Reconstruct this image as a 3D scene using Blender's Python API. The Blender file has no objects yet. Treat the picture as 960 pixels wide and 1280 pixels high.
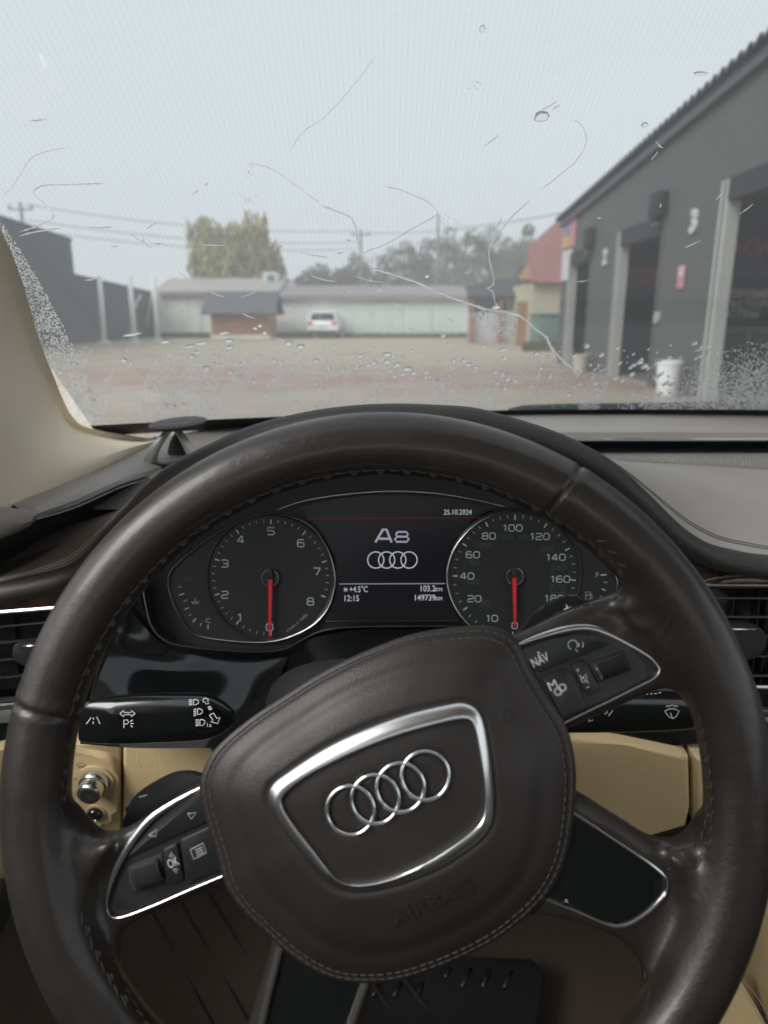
import bpy, bmesh, math, random
import numpy as np
from mathutils import Vector, Matrix, noise
from mathutils.bvhtree import BVHTree

random.seed(7)
rng = np.random.default_rng(7)
S = bpy.context.scene
COL = S.collection
R = math.radians

# ------------------------------------------------------------------ camera
CAM_H = 1.2                     # the phone is held 1.2 m above the ground
FPX, TH = 887.0, R(15.4)        # focal length in photo pixels, pitch below the horizon
CAM = Vector((0, 0, CAM_H))
cd = bpy.data.cameras.new('camera')
cam = bpy.data.objects.new('camera', cd)
COL.objects.link(cam)
cam.location = CAM
cam.rotation_euler = (math.pi / 2 - TH, 0, 0)
cd.sensor_fit = 'VERTICAL'
cd.sensor_height = 24
cd.lens = 24 * FPX / 1280
cd.clip_start, cd.clip_end = 0.02, 1000
cd.dof.use_dof = True
cd.dof.focus_distance = 0.50
cd.dof.aperture_fstop = 4.8
S.camera = cam

# ------------------------------------------------------------------ light
SUN_DIR = Vector((-0.72, -0.54, 0.74)).normalized()      # behind the cloud, on the driver's side
SUN_EL, SUN_AZ = math.asin(SUN_DIR.z), math.atan2(SUN_DIR.x, SUN_DIR.y)
w = bpy.data.worlds.new('World')
S.world = w
w.use_nodes = True
nt = w.node_tree
bg = nt.nodes['Background']
sky = nt.nodes.new('ShaderNodeTexSky')
sky.sky_type = 'NISHITA'
sky.sun_disc = False
sky.sun_elevation = SUN_EL
sky.sun_rotation = SUN_AZ
sky.air_density, sky.dust_density, sky.ozone_density = 1.0, 6.0, 1.0
hs = nt.nodes.new('ShaderNodeHueSaturation')
hs.inputs['Saturation'].default_value = 0.25
mx = nt.nodes.new('ShaderNodeMix')
mx.data_type = 'RGBA'
mx.inputs[0].default_value = 0.85          # an even cloud layer over the clear sky
mx.inputs[7].default_value = (8.55, 9.15, 9.5, 1)
nt.links.new(sky.outputs[0], hs.inputs['Color'])
nt.links.new(hs.outputs[0], mx.inputs[6])
nt.links.new(mx.outputs[2], bg.inputs['Color'])
bg.inputs['Strength'].default_value = 0.066
sd = bpy.data.lights.new('sun', 'SUN')
sd.energy, sd.angle, sd.color = 1.5, R(35), (1, 0.97, 0.93)
so = bpy.data.objects.new('sun', sd)
COL.objects.link(so)
so.rotation_euler = SUN_DIR.to_track_quat('Z', 'Y').to_euler()
S.view_settings.view_transform = 'Standard'
S.view_settings.look = 'None'
S.view_settings.exposure = 1.15
S.view_settings.gamma = 1.0
S.cycles.use_denoising = True
S.cycles.max_bounces = 10
S.cycles.transparent_max_bounces = 24
S.cycles.diffuse_bounces = 5
S.cycles.volume_bounces = 1
S.cycles.caustics_refractive = True
S.cycles.sample_clamp_indirect = 4

# ------------------------------------------------------------------ helpers
def ray(u, v):
    up = (640 - v) / FPX
    return Vector(((u - 480) / FPX, math.cos(TH) + up * math.sin(TH), -math.sin(TH) + up * math.cos(TH)))

def at(u, v, Y):
    """the world point on the sight line of photo pixel (u, v) that lies Y metres ahead of the phone"""
    d = ray(u, v)
    return CAM + d * (Y / d.y)

def at_x(u, v, X):
    d = ray(u, v)
    return CAM + d * (X / d.x)

def ground(u, v, z=0.0):
    d = ray(u, v)
    return CAM + d * ((z - CAM_H) / d.z)

class Frame:
    """a flat working plane: origin, x to the passenger side, y up the plane, z out of it towards the driver"""
    def __init__(s, o, tilt=0.0, yaw=0.0):
        s.o = Vector(o)
        s.x = Vector((math.cos(yaw), math.sin(yaw), 0))
        s.y = Vector((-math.sin(yaw) * math.sin(tilt), math.cos(yaw) * math.sin(tilt), math.cos(tilt)))
        s.z = s.x.cross(s.y)
    def px(s, u, v, h=0.0):
        d = ray(u, v)
        t = ((s.o - CAM).dot(s.z) + h) / d.dot(s.z)
        q = CAM + d * t - s.o
        return Vector((q.dot(s.x), q.dot(s.y), h))
    def matrix(s):
        m = Matrix((s.x, s.y, s.z)).transposed().to_4x4()
        m.translation = s.o
        return m

def cr(pts, n, closed=False):
    """n points along a Catmull-Rom curve through pts, evenly spaced by length"""
    P = [np.array(p, float) for p in pts]
    m = len(P)
    out = []
    segs = m if closed else m - 1
    for i in range(segs):
        if closed:
            a, b, c, d = P[(i - 1) % m], P[i], P[(i + 1) % m], P[(i + 2) % m]
        else:
            a, b, c, d = P[max(i - 1, 0)], P[i], P[i + 1], P[min(i + 2, m - 1)]
        for k in range(16):
            t = k / 16
            out.append(0.5 * ((2 * b) + (c - a) * t + (2 * a - 5 * b + 4 * c - d) * t * t + (3 * b - a - 3 * c + d) * t ** 3))
    out.append(P[0] if closed else P[-1])
    out = np.array(out)
    L = np.concatenate([[0], np.cumsum(np.linalg.norm(np.diff(out, axis=0), axis=1))])
    s = np.linspace(0, L[-1], n + 1 if closed else n)
    r = np.stack([np.interp(s, L, out[:, i]) for i in range(out.shape[1])], 1)
    return [Vector(q) for q in (r[:-1] if closed else r)]

MATS = {}
def mat(name, col, rough=0.5, metal=0.0, spec=0.5, bump=None, var=None, coat=0.0, emit=None, sheen=0.0, rvar=None, scratch=None):
    """bump = (kind, scale, strength, distance); var = (scale, colour 2, contrast); rvar = (scale, rough 2)"""
    m = bpy.data.materials.new(name)
    m.use_nodes = True
    n, l = m.node_tree.nodes, m.node_tree.links
    b = n['Principled BSDF']
    b.inputs['Base Color'].default_value = (*col, 1)
    b.inputs['Roughness'].default_value = rough
    b.inputs['Metallic'].default_value = metal
    b.inputs['Specular IOR Level'].default_value = spec
    b.inputs['Coat Weight'].default_value = coat
    b.inputs['Coat Roughness'].default_value = 0.08
    b.inputs['Sheen Weight'].default_value = sheen
    if emit:
        b.inputs['Emission Color'].default_value = (*emit[0], 1)
        b.inputs['Emission Strength'].default_value = emit[1]
    tc = n.new('ShaderNodeTexCoord')
    def tex(kind, scale):
        if kind == 'voronoi':
            t = n.new('ShaderNodeTexVoronoi'); t.inputs['Scale'].default_value = scale
            t.feature = 'SMOOTH_F1'
            o = t.outputs['Distance']
        elif kind.startswith('wave'):
            t = n.new('ShaderNodeTexWave'); t.inputs['Scale'].default_value = scale
            t.bands_direction = kind[-1].upper()
            o = t.outputs['Fac']
        else:
            t = n.new('ShaderNodeTexNoise'); t.inputs['Scale'].default_value = scale
            t.inputs['Detail'].default_value = 6
            o = t.outputs['Fac']
        l.new(tc.outputs['Object'], t.inputs['Vector'])
        return o
    if var:
        o = tex('noise', var[0])
        r = n.new('ShaderNodeValToRGB')
        c = var[2] if len(var) > 2 else 0.15
        r.color_ramp.elements[0].position, r.color_ramp.elements[1].position = 0.5 - c, 0.5 + c
        r.color_ramp.elements[0].color = (*col, 1)
        r.color_ramp.elements[1].color = (*var[1], 1)
        l.new(o, r.inputs[0]); l.new(r.outputs[0], b.inputs['Base Color'])
    if rvar:
        o = tex('noise', rvar[0])
        r = n.new('ShaderNodeMapRange')
        r.inputs[1].default_value, r.inputs[2].default_value = 0.35, 0.65
        r.inputs[3].default_value, r.inputs[4].default_value = rough, rvar[1]
        l.new(o, r.inputs[0]); l.new(r.outputs[0], b.inputs['Roughness'])
    last = None
    for bp in (bump or []):
        o = tex(bp[0], bp[1])
        k = n.new('ShaderNodeBump')
        k.inputs['Strength'].default_value = bp[2]
        k.inputs['Distance'].default_value = bp[3]
        l.new(o, k.inputs['Height'])
        if last:
            l.new(last.outputs[0], k.inputs['Normal'])
        last = k
    if last:
        l.new(last.outputs[0], b.inputs['Normal'])
    MATS[name] = m
    return m

def finish(name, me, m, parent=None, smooth=True, loc=None, matrix=None):
    o = bpy.data.objects.new(name, me)
    COL.objects.link(o)
    for mm in (m if isinstance(m, (list, tuple)) else [m]):
        me.materials.append(mm)
    if smooth and len(me.polygons):
        me.polygons.foreach_set('use_smooth', [True] * len(me.polygons))
    if parent is not None:
        o.parent = parent
    if matrix is not None:
        o.matrix_world = matrix
    if loc is not None:
        o.location = loc
    return o

def sharp(me, deg=35):
    """auto-smooth: mark edges sharper than deg as sharp"""
    bm = bmesh.new(); bm.from_mesh(me)
    for e in bm.edges:
        e.smooth = not (len(e.link_faces) == 2 and e.calc_face_angle(0) > R(deg))
    bm.to_mesh(me); bm.free()
    return me

def obj(name, bm, m, parent=None, smooth=True, deg=35, **k):
    bmesh.ops.recalc_face_normals(bm, faces=bm.faces)
    me = bpy.data.meshes.new(name)
    bm.to_mesh(me); bm.free()
    if smooth:
        sharp(me, deg)
    return finish(name, me, m, parent, smooth, **k)

def tag(o, label, cat=None, group=None, kind=None):
    if label: o['label'] = label
    if cat: o['category'] = cat
    if group: o['group'] = group
    if kind: o['kind'] = kind
    return o

def thing(name, label, cat, matrix=None, group=None):
    o = bpy.data.objects.new(name, None)
    o.empty_display_size = 0.05
    COL.objects.link(o)
    if matrix is not None:
        o.matrix_world = matrix
    return tag(o, label, cat, group)

def b_box(bm, c, s, bevel=0.0, seg=2, rot=None):
    m = Matrix.Translation(c) @ (rot.to_4x4() if rot else Matrix()) @ Matrix.Diagonal((s[0], s[1], s[2], 1))
    r = bmesh.ops.create_cube(bm, size=1, matrix=m)
    if bevel:
        es = list({e for v in r['verts'] for e in v.link_edges})
        bmesh.ops.bevel(bm, geom=es, offset=bevel, segments=seg, profile=0.5, affect='EDGES')
    return bm

def b_prism(bm, pts, h0, h1, bevel=0.0, seg=2, bevel_bottom=False):
    """polygon pts (x, y) pulled from height h0 to h1, its upper edge rounded"""
    vb = [bm.verts.new((p[0], p[1], h0)) for p in pts]
    vt = [bm.verts.new((p[0], p[1], h1)) for p in pts]
    n = len(pts)
    ft = bm.faces.new(vt); bm.faces.new(vb[::-1])
    for i in range(n):
        bm.faces.new((vb[i], vb[(i + 1) % n], vt[(i + 1) % n], vt[i]))
    if bevel:
        bmesh.ops.bevel(bm, geom=list(ft.edges), offset=bevel, segments=seg, profile=0.5, affect='EDGES')
    return bm

def b_tube(bm, pts, r, closed=False, n=8, flat=None):
    """a round bar along pts; flat = (normal, factor) squashes it along the normal"""
    P = [Vector(p) for p in pts]
    m = len(P)
    rings = []
    nrm = None
    for i in range(m):
        a = P[(i - 1) % m] if closed or i else P[i]
        b = P[(i + 1) % m] if closed or i < m - 1 else P[i]
        t = (b - a)
        if t.length < 1e-9: t = Vector((1, 0, 0))
        t.normalize()
        if flat:
            up = Vector(flat[0])
            s = up.cross(t).normalized(); q = t.cross(s).normalized()
        else:
            if nrm is None:
                nrm = Vector((0, 0, 1)) if abs(t.z) < 0.9 else Vector((1, 0, 0))
            s = nrm.cross(t).normalized(); q = t.cross(s).normalized(); nrm = q
        rr = r[i] if isinstance(r, (list, tuple)) else r
        k = flat[1] if flat else 1
        rings.append([bm.verts.new(P[i] + s * (math.cos(2 * math.pi * j / n) * rr) + q * (math.sin(2 * math.pi * j / n) * rr * k)) for j in range(n)])
    for i in range(m if closed else m - 1):
        A, B = rings[i], rings[(i + 1) % m]
        for j in range(n):
            bm.faces.new((A[j], A[(j + 1) % n], B[(j + 1) % n], B[j]))
    if not closed:
        bm.faces.new(rings[0][::-1]); bm.faces.new(rings[-1])
    return bm

def b_loft(bm, rows, closed_u=False, closed_v=False):
    V = [[bm.verts.new(p) for p in r] for r in rows]
    nr, nc = len(V), len(V[0])
    for i in range(nr if closed_v else nr - 1):
        for j in range(nc if closed_u else nc - 1):
            q = (V[i][j], V[i][(j + 1) % nc], V[(i + 1) % nr][(j + 1) % nc], V[(i + 1) % nr][j])
            try: bm.faces.new(q)
            except ValueError: pass
    return V

def b_disc(bm, c, r, h, n=48, z0=0.0, bevel=0.0):
    pts = [(c[0] + r * math.cos(2 * math.pi * i / n), c[1] + r * math.sin(2 * math.pi * i / n)) for i in range(n)]
    return b_prism(bm, pts, z0, h, bevel)

def solid(bm, t):
    bmesh.ops.recalc_face_normals(bm, faces=bm.faces)
    bmesh.ops.solidify(bm, geom=bm.faces[:], thickness=t)
    return bm

def obj_split(name, bm, m, parent=None, gap=0.004, smooth=False):
    """one object per print mark: islands nearer than gap belong to one mark"""
    bm.verts.ensure_lookup_table()
    seen, isl = set(), []
    for v in bm.verts:
        if v in seen: continue
        st, comp = [v], []
        seen.add(v)
        while st:
            q = st.pop(); comp.append(q)
            for e in q.link_edges:
                o = e.other_vert(q)
                if o not in seen: seen.add(o); st.append(o)
        lo = [min(c.co[i] for c in comp) for i in range(2)]; hi = [max(c.co[i] for c in comp) for i in range(2)]
        isl.append([comp, lo, hi])
    par = list(range(len(isl)))
    def find(i):
        while par[i] != i: i = par[i]
        return i
    for i in range(len(isl)):
        for j in range(i):
            g = [max(0, isl[i][1][k] - isl[j][2][k], isl[j][1][k] - isl[i][2][k]) for k in range(2)]
            if math.hypot(*g) < gap: par[find(i)] = find(j)
    groups = {}
    for i in range(len(isl)): groups.setdefault(find(i), []).extend(isl[i][0])
    out = []
    for vs in groups.values():
        b = bmesh.new(); mp = {v: b.verts.new(v.co) for v in vs}
        fs = {f for v in vs for f in v.link_faces}
        for f in fs: b.faces.new([mp[v] for v in f.verts])
        out.append(obj(name, b, m, parent, smooth=smooth))
    bm.free()
    return out

DIGIT = {'0': [[(.2, 0), (.8, 0), (1, .2), (1, .8), (.8, 1), (.2, 1), (0, .8), (0, .2), (.2, 0)]], '1': [[(.3, .82), (.55, 1), (.62, 1), (.62, 0)]],
         '2': [[(0, 1), (.8, 1), (1, .85), (1, .62), (.8, .5), (.2, .46), (0, .32), (0, 0), (1, 0)]], '3': [[(0, 1), (.8, 1), (1, .85), (1, .65), (.82, .5), (1, .35), (1, .15), (.8, 0), (0, 0)], [(.3, .5), (.82, .5)]],
         '4': [[(.72, 0), (.72, 1), (.6, 1), (0, .34), (0, .26), (1, .26)]], '5': [[(1, 1), (0, 1), (0, .56), (.8, .56), (1, .44), (1, .15), (.8, 0), (0, 0)]],
         '6': [[(.95, 1), (.2, 1), (0, .82), (0, .16), (.2, 0), (.8, 0), (1, .15), (1, .42), (.8, .56), (0, .56)]], '7': [[(0, 1), (1, 1), (1, .9), (.42, 0)]],
         '8': [[(.2, .52), (.05, .66), (.05, .86), (.2, 1), (.8, 1), (.95, .86), (.95, .66), (.8, .52), (.2, .52), (0, .38), (0, .15), (.2, 0), (.8, 0), (1, .15), (1, .38), (.8, .52)]],
         '9': [[(.05, 0), (.8, 0), (1, .18), (1, .84), (.8, 1), (.2, 1), (0, .85), (0, .58), (.2, .44), (1, .44)]]}
def b_number(bm, s, x, y, z, size, wide=0.92, weight=0.068):
    """a squarish dial number made of flat strokes, centred on (x, y)"""
    w, gap = size * wide, size * 0.30
    adv = [w * (0.62 if c == '1' else 1) for c in s]
    tot = sum(adv) + gap * (len(s) - 1)
    px = x - tot / 2
    for c, a in zip(s, adv):
        for L in DIGIT[c]:
            b_tube(bm, [(px + (q[0] - (0.25 if c == '1' else 0)) * w, y + (q[1] - 0.5) * size, z) for q in L], size * weight, n=4, flat=((0, 0, 1), 0.3))
        px += a + gap
    return bm

def text_mesh(s, size, depth=0.0002, align='CENTER', shear=0.0, squeeze=1.0, bold=0.0):
    c = bpy.data.curves.new('text', 'FONT')
    c.body = s; c.size = size; c.extrude = depth; c.align_x = align; c.align_y = 'CENTER'
    c.shear = shear; c.offset = bold; c.resolution_u = 3
    o = bpy.data.objects.new('text', c)
    COL.objects.link(o)
    dg = bpy.context.evaluated_depsgraph_get()
    me = bpy.data.meshes.new_from_object(o.evaluated_get(dg))
    bpy.data.objects.remove(o); bpy.data.curves.remove(c)
    me.transform(Matrix.Diagonal((squeeze, 1, 1, 1)))
    me.materials.clear()
    return me

def b_add(bm, me, M=None):
    me = me.copy()
    if M is not None: me.transform(M)
    bm.from_mesh(me)
    bpy.data.meshes.remove(me)

def T(x, y, z=0, rot=0, s=1):
    return Matrix.Translation((x, y, z)) @ Matrix.Rotation(rot, 4, 'Z') @ Matrix.Scale(s, 4)

def b_icon(bm, F, lines, r=0.00035, h=0.0, closed=False):
    """thin printed strokes: pixel polylines laid on frame F"""
    for L in lines:
        pts = [F.px(u, v, h(F.px(u, v)) if callable(h) else h) for u, v in L]
        b_tube(bm, pts, r, closed=closed, n=5, flat=((0, 0, 1), 0.4))
    return bm

def circ(u, v, r, n=14, a0=0, a1=360, ry=None):
    return [(u + r * math.cos(R(a0 + (a1 - a0) * i / (n - 1))), v - (ry or r) * math.sin(R(a0 + (a1 - a0) * i / (n - 1)))) for i in range(n)]

# ------------------------------------------------------------------ materials of the cabin
GRAIN = [('voronoi', 900, 0.25, 0.0004), ('noise', 60, 0.12, 0.002)]
mat('rim_leather', (0.0170, 0.0127, 0.0102), 0.33, spec=0.5, coat=0.18, bump=[('voronoi', 1000, 0.28, 0.0003), ('noise', 38, 0.22, 0.003), ('noise', 240, 0.22, 0.0007)], rvar=(26, 0.46), var=(34, (0.023, 0.019, 0.016), 0.22))
mat('hub_leather', (0.0182, 0.0146, 0.0128), 0.40, spec=0.5, bump=[('voronoi', 1250, 0.40, 0.00028), ('noise', 60, 0.10, 0.0012)], rvar=(18, 0.5), var=(25, (0.022, 0.0183, 0.0166), 0.2))
mat('dash_leather', (0.255, 0.228, 0.208), 0.46, spec=0.6, bump=[('voronoi', 620, 0.55, 0.0006), ('noise', 30, 0.05, 0.002)], var=(14, (0.285, 0.258, 0.235), 0.2))
mat('hood_leather', (0.026, 0.022, 0.020), 0.52, spec=0.4, bump=[('voronoi', 750, 0.5, 0.0005)])
mat('side_leather', (0.105, 0.082, 0.062), 0.55, spec=0.4, bump=[('voronoi', 620, 0.5, 0.0006)], var=(900, (0.13, 0.10, 0.078), 0.1))
mat('cream_leather', (0.66, 0.50, 0.27), 0.5, spec=0.4, bump=[('voronoi', 520, 0.5, 0.0006)], var=(12, (0.70, 0.54, 0.30), 0.2))
mat('cream_plastic', (0.66, 0.51, 0.29), 0.5, spec=0.4, bump=[('noise', 900, 0.1, 0.0003)])
mat('pillar_cloth', (0.83, 0.72, 0.56), 0.9, spec=0.2, bump=[('noise', 700, 0.3, 0.0008)], sheen=0.2)
mat('soft_black', (0.012, 0.012, 0.012), 0.6, bump=[('noise', 900, 0.15, 0.0003)])
mat('satin_black', (0.014, 0.015, 0.016), 0.38, bump=[('noise', 1400, 0.08, 0.0002)])
mat('gloss_black', (0.004, 0.005, 0.0055), 0.09, spec=0.5, coat=0.3, rvar=(35, 0.16))
mat('dark_brown_plastic', (0.035, 0.030, 0.027), 0.5, bump=[('noise', 1200, 0.15, 0.0003)])
mat('dial_black', (0.010, 0.011, 0.012), 0.55)
mat('display_black', (0.005, 0.005, 0.008), 0.35)
mat('chrome', (0.80, 0.81, 0.81), 0.13, metal=1.0, rvar=(60, 0.2))
mat('satin_chrome', (0.72, 0.73, 0.73), 0.26, metal=1.0, bump=[('noise', 500, 0.04, 0.0003)])
mat('thin_chrome', (0.42, 0.43, 0.43), 0.25, metal=1.0)
mat('silver_paint', (0.45, 0.46, 0.46), 0.35, metal=0.7)
mat('wood', (0.15, 0.068, 0.034), 0.24, coat=0.3, var=(90, (0.05, 0.022, 0.013), 0.2))
mat('thread', (0.10, 0.088, 0.078), 0.7)
mat('rim_thread', (0.042, 0.036, 0.031), 0.6)
mat('slat_grey', (0.03, 0.031, 0.032), 0.28)
mat('dark_thread', (0.030, 0.026, 0.023), 0.7)
mat('grey_thread', (0.36, 0.33, 0.29), 0.7)
mat('print_white', (0.55, 0.56, 0.56), 0.5)
mat('print_grey', (0.30, 0.31, 0.31), 0.5)
mat('print_dark', (0.05, 0.04, 0.03), 0.5)
mat('dial_white', (0.26, 0.28, 0.28), 0.5, emit=((0.8, 0.9, 0.92), 0.05))
mat('dial_dim', (0.06, 0.065, 0.065), 0.5)
mat('screen_white', (0.3, 0.3, 0.32), 0.4, emit=((0.85, 0.93, 1.0), 0.16))
mat('screen_violet', (0.25, 0.24, 0.30), 0.4, emit=((0.62, 0.60, 0.80), 0.15))
mat('screen_red', (0.12, 0.02, 0.02), 0.5, emit=((0.6, 0.05, 0.06), 0.04))
mat('needle_red', (0.45, 0.015, 0.02), 0.4, emit=((0.9, 0.02, 0.04), 0.05))
mat('carpet', (0.075, 0.060, 0.044), 0.95, spec=0.1, bump=[('noise', 500, 0.8, 0.002)], var=(200, (0.075, 0.058, 0.042), 0.2))
mat('rubber', (0.008, 0.008, 0.008), 0.55)
mat('roller_grey', (0.035, 0.036, 0.038), 0.35)
mat('lining', (0.30, 0.29, 0.275), 0.9, spec=0.1)
mat('headliner', (0.60, 0.58, 0.54), 0.95, spec=0.1)
mat('speaker_metal', (0.40, 0.40, 0.39), 0.38, metal=0.35)
mat('speaker_disc', (0.045, 0.045, 0.046), 0.6)
# ================================================================== THE CABIN
# ------------------------------------------------------------------ shell: what closes the cabin and lets the light in where the windows are
def slab(name, lo, hi, m, label=None, parent=None):
    bm = bmesh.new()
    lo, hi = Vector(lo), Vector(hi)
    b_box(bm, (lo + hi) / 2, hi - lo)
    o = obj(name, bm, MATS[m], parent, smooth=False)
    if not parent: tag(o, label, None, None, 'structure')
    return o
ZC = CAM_H
slab('cabin_floor', (-0.56, -1.6, ZC - 0.90), (1.26, 1.2, ZC - 0.86), 'carpet')
slab('bulkhead', (-0.56, 1.0, ZC - 0.86), (1.26, 1.2, ZC - 0.30), 'carpet')
slab('cabin_roof', (-0.30, -1.6, ZC + 0.27), (1.02, 0.20, ZC + 0.31), 'headliner')
slab('rear_wall', (-0.56, -1.66, ZC - 0.86), (1.26, -1.6, ZC - 0.10), 'lining')
slab('seat_back', (-0.27, -0.50, ZC - 0.86), (0.27, -0.30, ZC - 0.12), 'lining')
slab('quarter_panel', (-0.60, -1.6, ZC - 0.17), (-0.50, -0.42, ZC + 0.27), 'lining')
slab('driver_door', (-0.60, -1.6, ZC - 0.86), (-0.54, 0.98, ZC - 0.17), 'lining')
slab('passenger_door', (1.24, -1.6, ZC - 0.86), (1.30, 0.98, ZC - 0.17), 'lining')
slab('centre_pillar', (-0.56, -0.42, ZC - 0.17), (-0.44, -0.30, ZC + 0.27), 'pillar_cloth')

# ------------------------------------------------------------------ windscreen
def glass_z(X, Y):
    return ZC - 0.145 + 0.55 * (1.06 - 0.30 * (X - 0.37) ** 2 - Y)
def glass_hit(u, v, off=0.0):
    """where the sight line of a photo pixel meets the windscreen, off metres outside it"""
    d = ray(u, v)
    a, b = 0.1, 2.5
    for _ in range(50):
        m = (a + b) / 2
        p = CAM + d * m
        if p.z < glass_z(p.x, p.y): a = m
        else: b = m
    p = CAM + d * ((a + b) / 2)
    return p + glass_n(p) * off
def glass_n(p):
    return Vector((0.55 * 0.6 * (p.x - 0.37), 0.55, 1)).normalized()

def shader_glass():
    m = bpy.data.materials.new('windscreen_glass'); m.use_nodes = True
    n, l = m.node_tree.nodes, m.node_tree.links
    n.remove(n['Principled BSDF'])
    out = n['Material Output']
    tr = n.new('ShaderNodeBsdfTransparent')
    gl = n.new('ShaderNodeBsdfGlossy'); gl.inputs['Roughness'].default_value = 0.02
    ge = n.new('ShaderNodeNewGeometry')                   # both faces of the pane reflect alike: 0.04 + 0.7 (1 - cos)^5
    dt = n.new('ShaderNodeVectorMath'); dt.operation = 'DOT_PRODUCT'
    l.new(ge.outputs['Normal'], dt.inputs[0]); l.new(ge.outputs['Incoming'], dt.inputs[1])
    def mth(op, a, b=None):
        k = n.new('ShaderNodeMath'); k.operation = op
        for i, q in enumerate((a, b)):
            if q is None: continue
            if isinstance(q, (int, float)): k.inputs[i].default_value = q
            else: l.new(q, k.inputs[i])
        return k.outputs[0]
    fr = mth('ADD', mth('MULTIPLY', mth('POWER', mth('SUBTRACT', 1.0, mth('ABSOLUTE', dt.outputs['Value'])), 5.0), 0.7), 0.04)
    tl = n.new('ShaderNodeBsdfTranslucent'); tl.inputs['Color'].default_value = (0.9, 0.95, 1, 1)
    tc = n.new('ShaderNodeTexCoord')
    wv = n.new('ShaderNodeTexWave'); wv.inputs['Scale'].default_value = 88; wv.bands_direction = 'X'
    wv.inputs['Distortion'].default_value = 0.9; wv.inputs['Detail Scale'].default_value = 1.2
    rp = n.new('ShaderNodeValToRGB')                      # fine upright heating wires
    rp.color_ramp.elements[0].position = 0.0; rp.color_ramp.elements[0].color = (0.60, 0.62, 0.63, 1)
    rp.color_ramp.elements[1].position = 0.35; rp.color_ramp.elements[1].color = (0.625, 0.645, 0.655, 1)
    l.new(tc.outputs['Object'], wv.inputs['Vector']); l.new(wv.outputs['Fac'], rp.inputs[0]); l.new(rp.outputs[0], tr.inputs['Color'])
    m1 = n.new('ShaderNodeMixShader'); m1.inputs[0].default_value = 0.02    # a thin film of damp dust
    l.new(tr.outputs[0], m1.inputs[1]); l.new(tl.outputs[0], m1.inputs[2])
    m2 = n.new('ShaderNodeMixShader')
    l.new(fr, m2.inputs[0]); l.new(m1.outputs[0], m2.inputs[1]); l.new(gl.outputs[0], m2.inputs[2])
    l.new(m2.outputs[0], out.inputs['Surface'])
    return m
WS = thing('windscreen', 'wet raked windscreen glass over the dashboard with fine heating wires', 'windscreen')
bm = bmesh.new()
rows = []
for i in range(25):
    t = i / 24
    row = []
    for j in range(41):
        s = j / 40 * 2 - 1
        X = 0.37 + s * (0.74 - 0.12 * t)
        Yb = 1.06 - 0.30 * (X - 0.37) ** 2
        Y = Yb + (0.24 - Yb - 0.10 * s * s) * t + 0.03 * (1 - t)
        row.append((X, Y, glass_z(X, Y)))
    rows.append(row)
b_loft(bm, rows)
obj('glass_sheet', bm, shader_glass(), WS)
bm = bmesh.new()                                          # black ceramic band along the foot
rows = []
for dy in (0.035, 0.002):
    rows.append([(X, 1.06 - 0.30 * (X - 0.37) ** 2 - dy, glass_z(X, 1.06 - 0.30 * (X - 0.37) ** 2 - dy) - 0.003) for X in np.linspace(-0.36, 1.1, 40)])
b_loft(bm, rows)
obj('dark_border', bm, MATS['satin_black'], WS)

# ------------------------------------------------------------------ steering wheel
W = Frame(CAM + Vector((0.0005, 0.3018, -0.2267)), 0.3386, -0.0168)
RIM, TUBE = 0.1738, 0.0166
wheel = thing('steering_wheel', 'brown leather four spoke steering wheel turned to one side, with four chrome rings', 'steering wheel', W.matrix())

def wp(pts, h=0.0):
    return [W.px(u, v, h) for u, v in pts]

# leather rim and spokes: bodies joined, re-skinned and relaxed into one hide
bm = bmesh.new()
NT = 220
TUBE_W = TUBE
b_loft(bm, [[((RIM + TUBE * math.cos(b)) * math.cos(a), (RIM + TUBE * math.cos(b)) * math.sin(a), TUBE * 1.04 * math.sin(b)) for b in np.linspace(0, 2 * math.pi, 24, endpoint=False)] for a in np.linspace(0, 2 * math.pi, NT, endpoint=False)], closed_u=True, closed_v=True)
HS = -0.006
def spoke(pts, h0, h1):
    q = cr([(p.x, p.y) for p in wp(pts, HS)], len(pts) * 5, closed=True)
    b_prism(bm, q, h0, h1)
spoke([(560, 850), (600, 812), (655, 790), (700, 768), (745, 752), (785, 735), (815, 700), (880, 760), (915, 840), (905, 900), (872, 890), (842, 862), (790, 880), (712, 914), (640, 945), (560, 930)], -0.020, HS)
spoke([(600, 1000), (690, 982), (722, 992), (765, 1018), (825, 1054), (862, 1052), (884, 1020), (930, 1020), (935, 1120), (900, 1230), (850, 1300), (806, 1270), (812, 1235), (795, 1197), (765, 1174), (690, 1150), (600, 1140)], -0.020, HS)
spoke([(330, 1000), (262, 978), (200, 1010), (160, 1036), (124, 1050), (96, 1030), (50, 1030), (30, 1100), (60, 1190), (110, 1240), (140, 1215), (145, 1180), (160, 1160), (220, 1135), (278, 1112), (340, 1100)], -0.020, HS)
spoke([(350, 1150), (335, 1195), (320, 1240), (306, 1290), (290, 1360), (400, 1420), (455, 1300), (466, 1240), (480, 1180)], -0.022, HS - 0.004)
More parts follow.
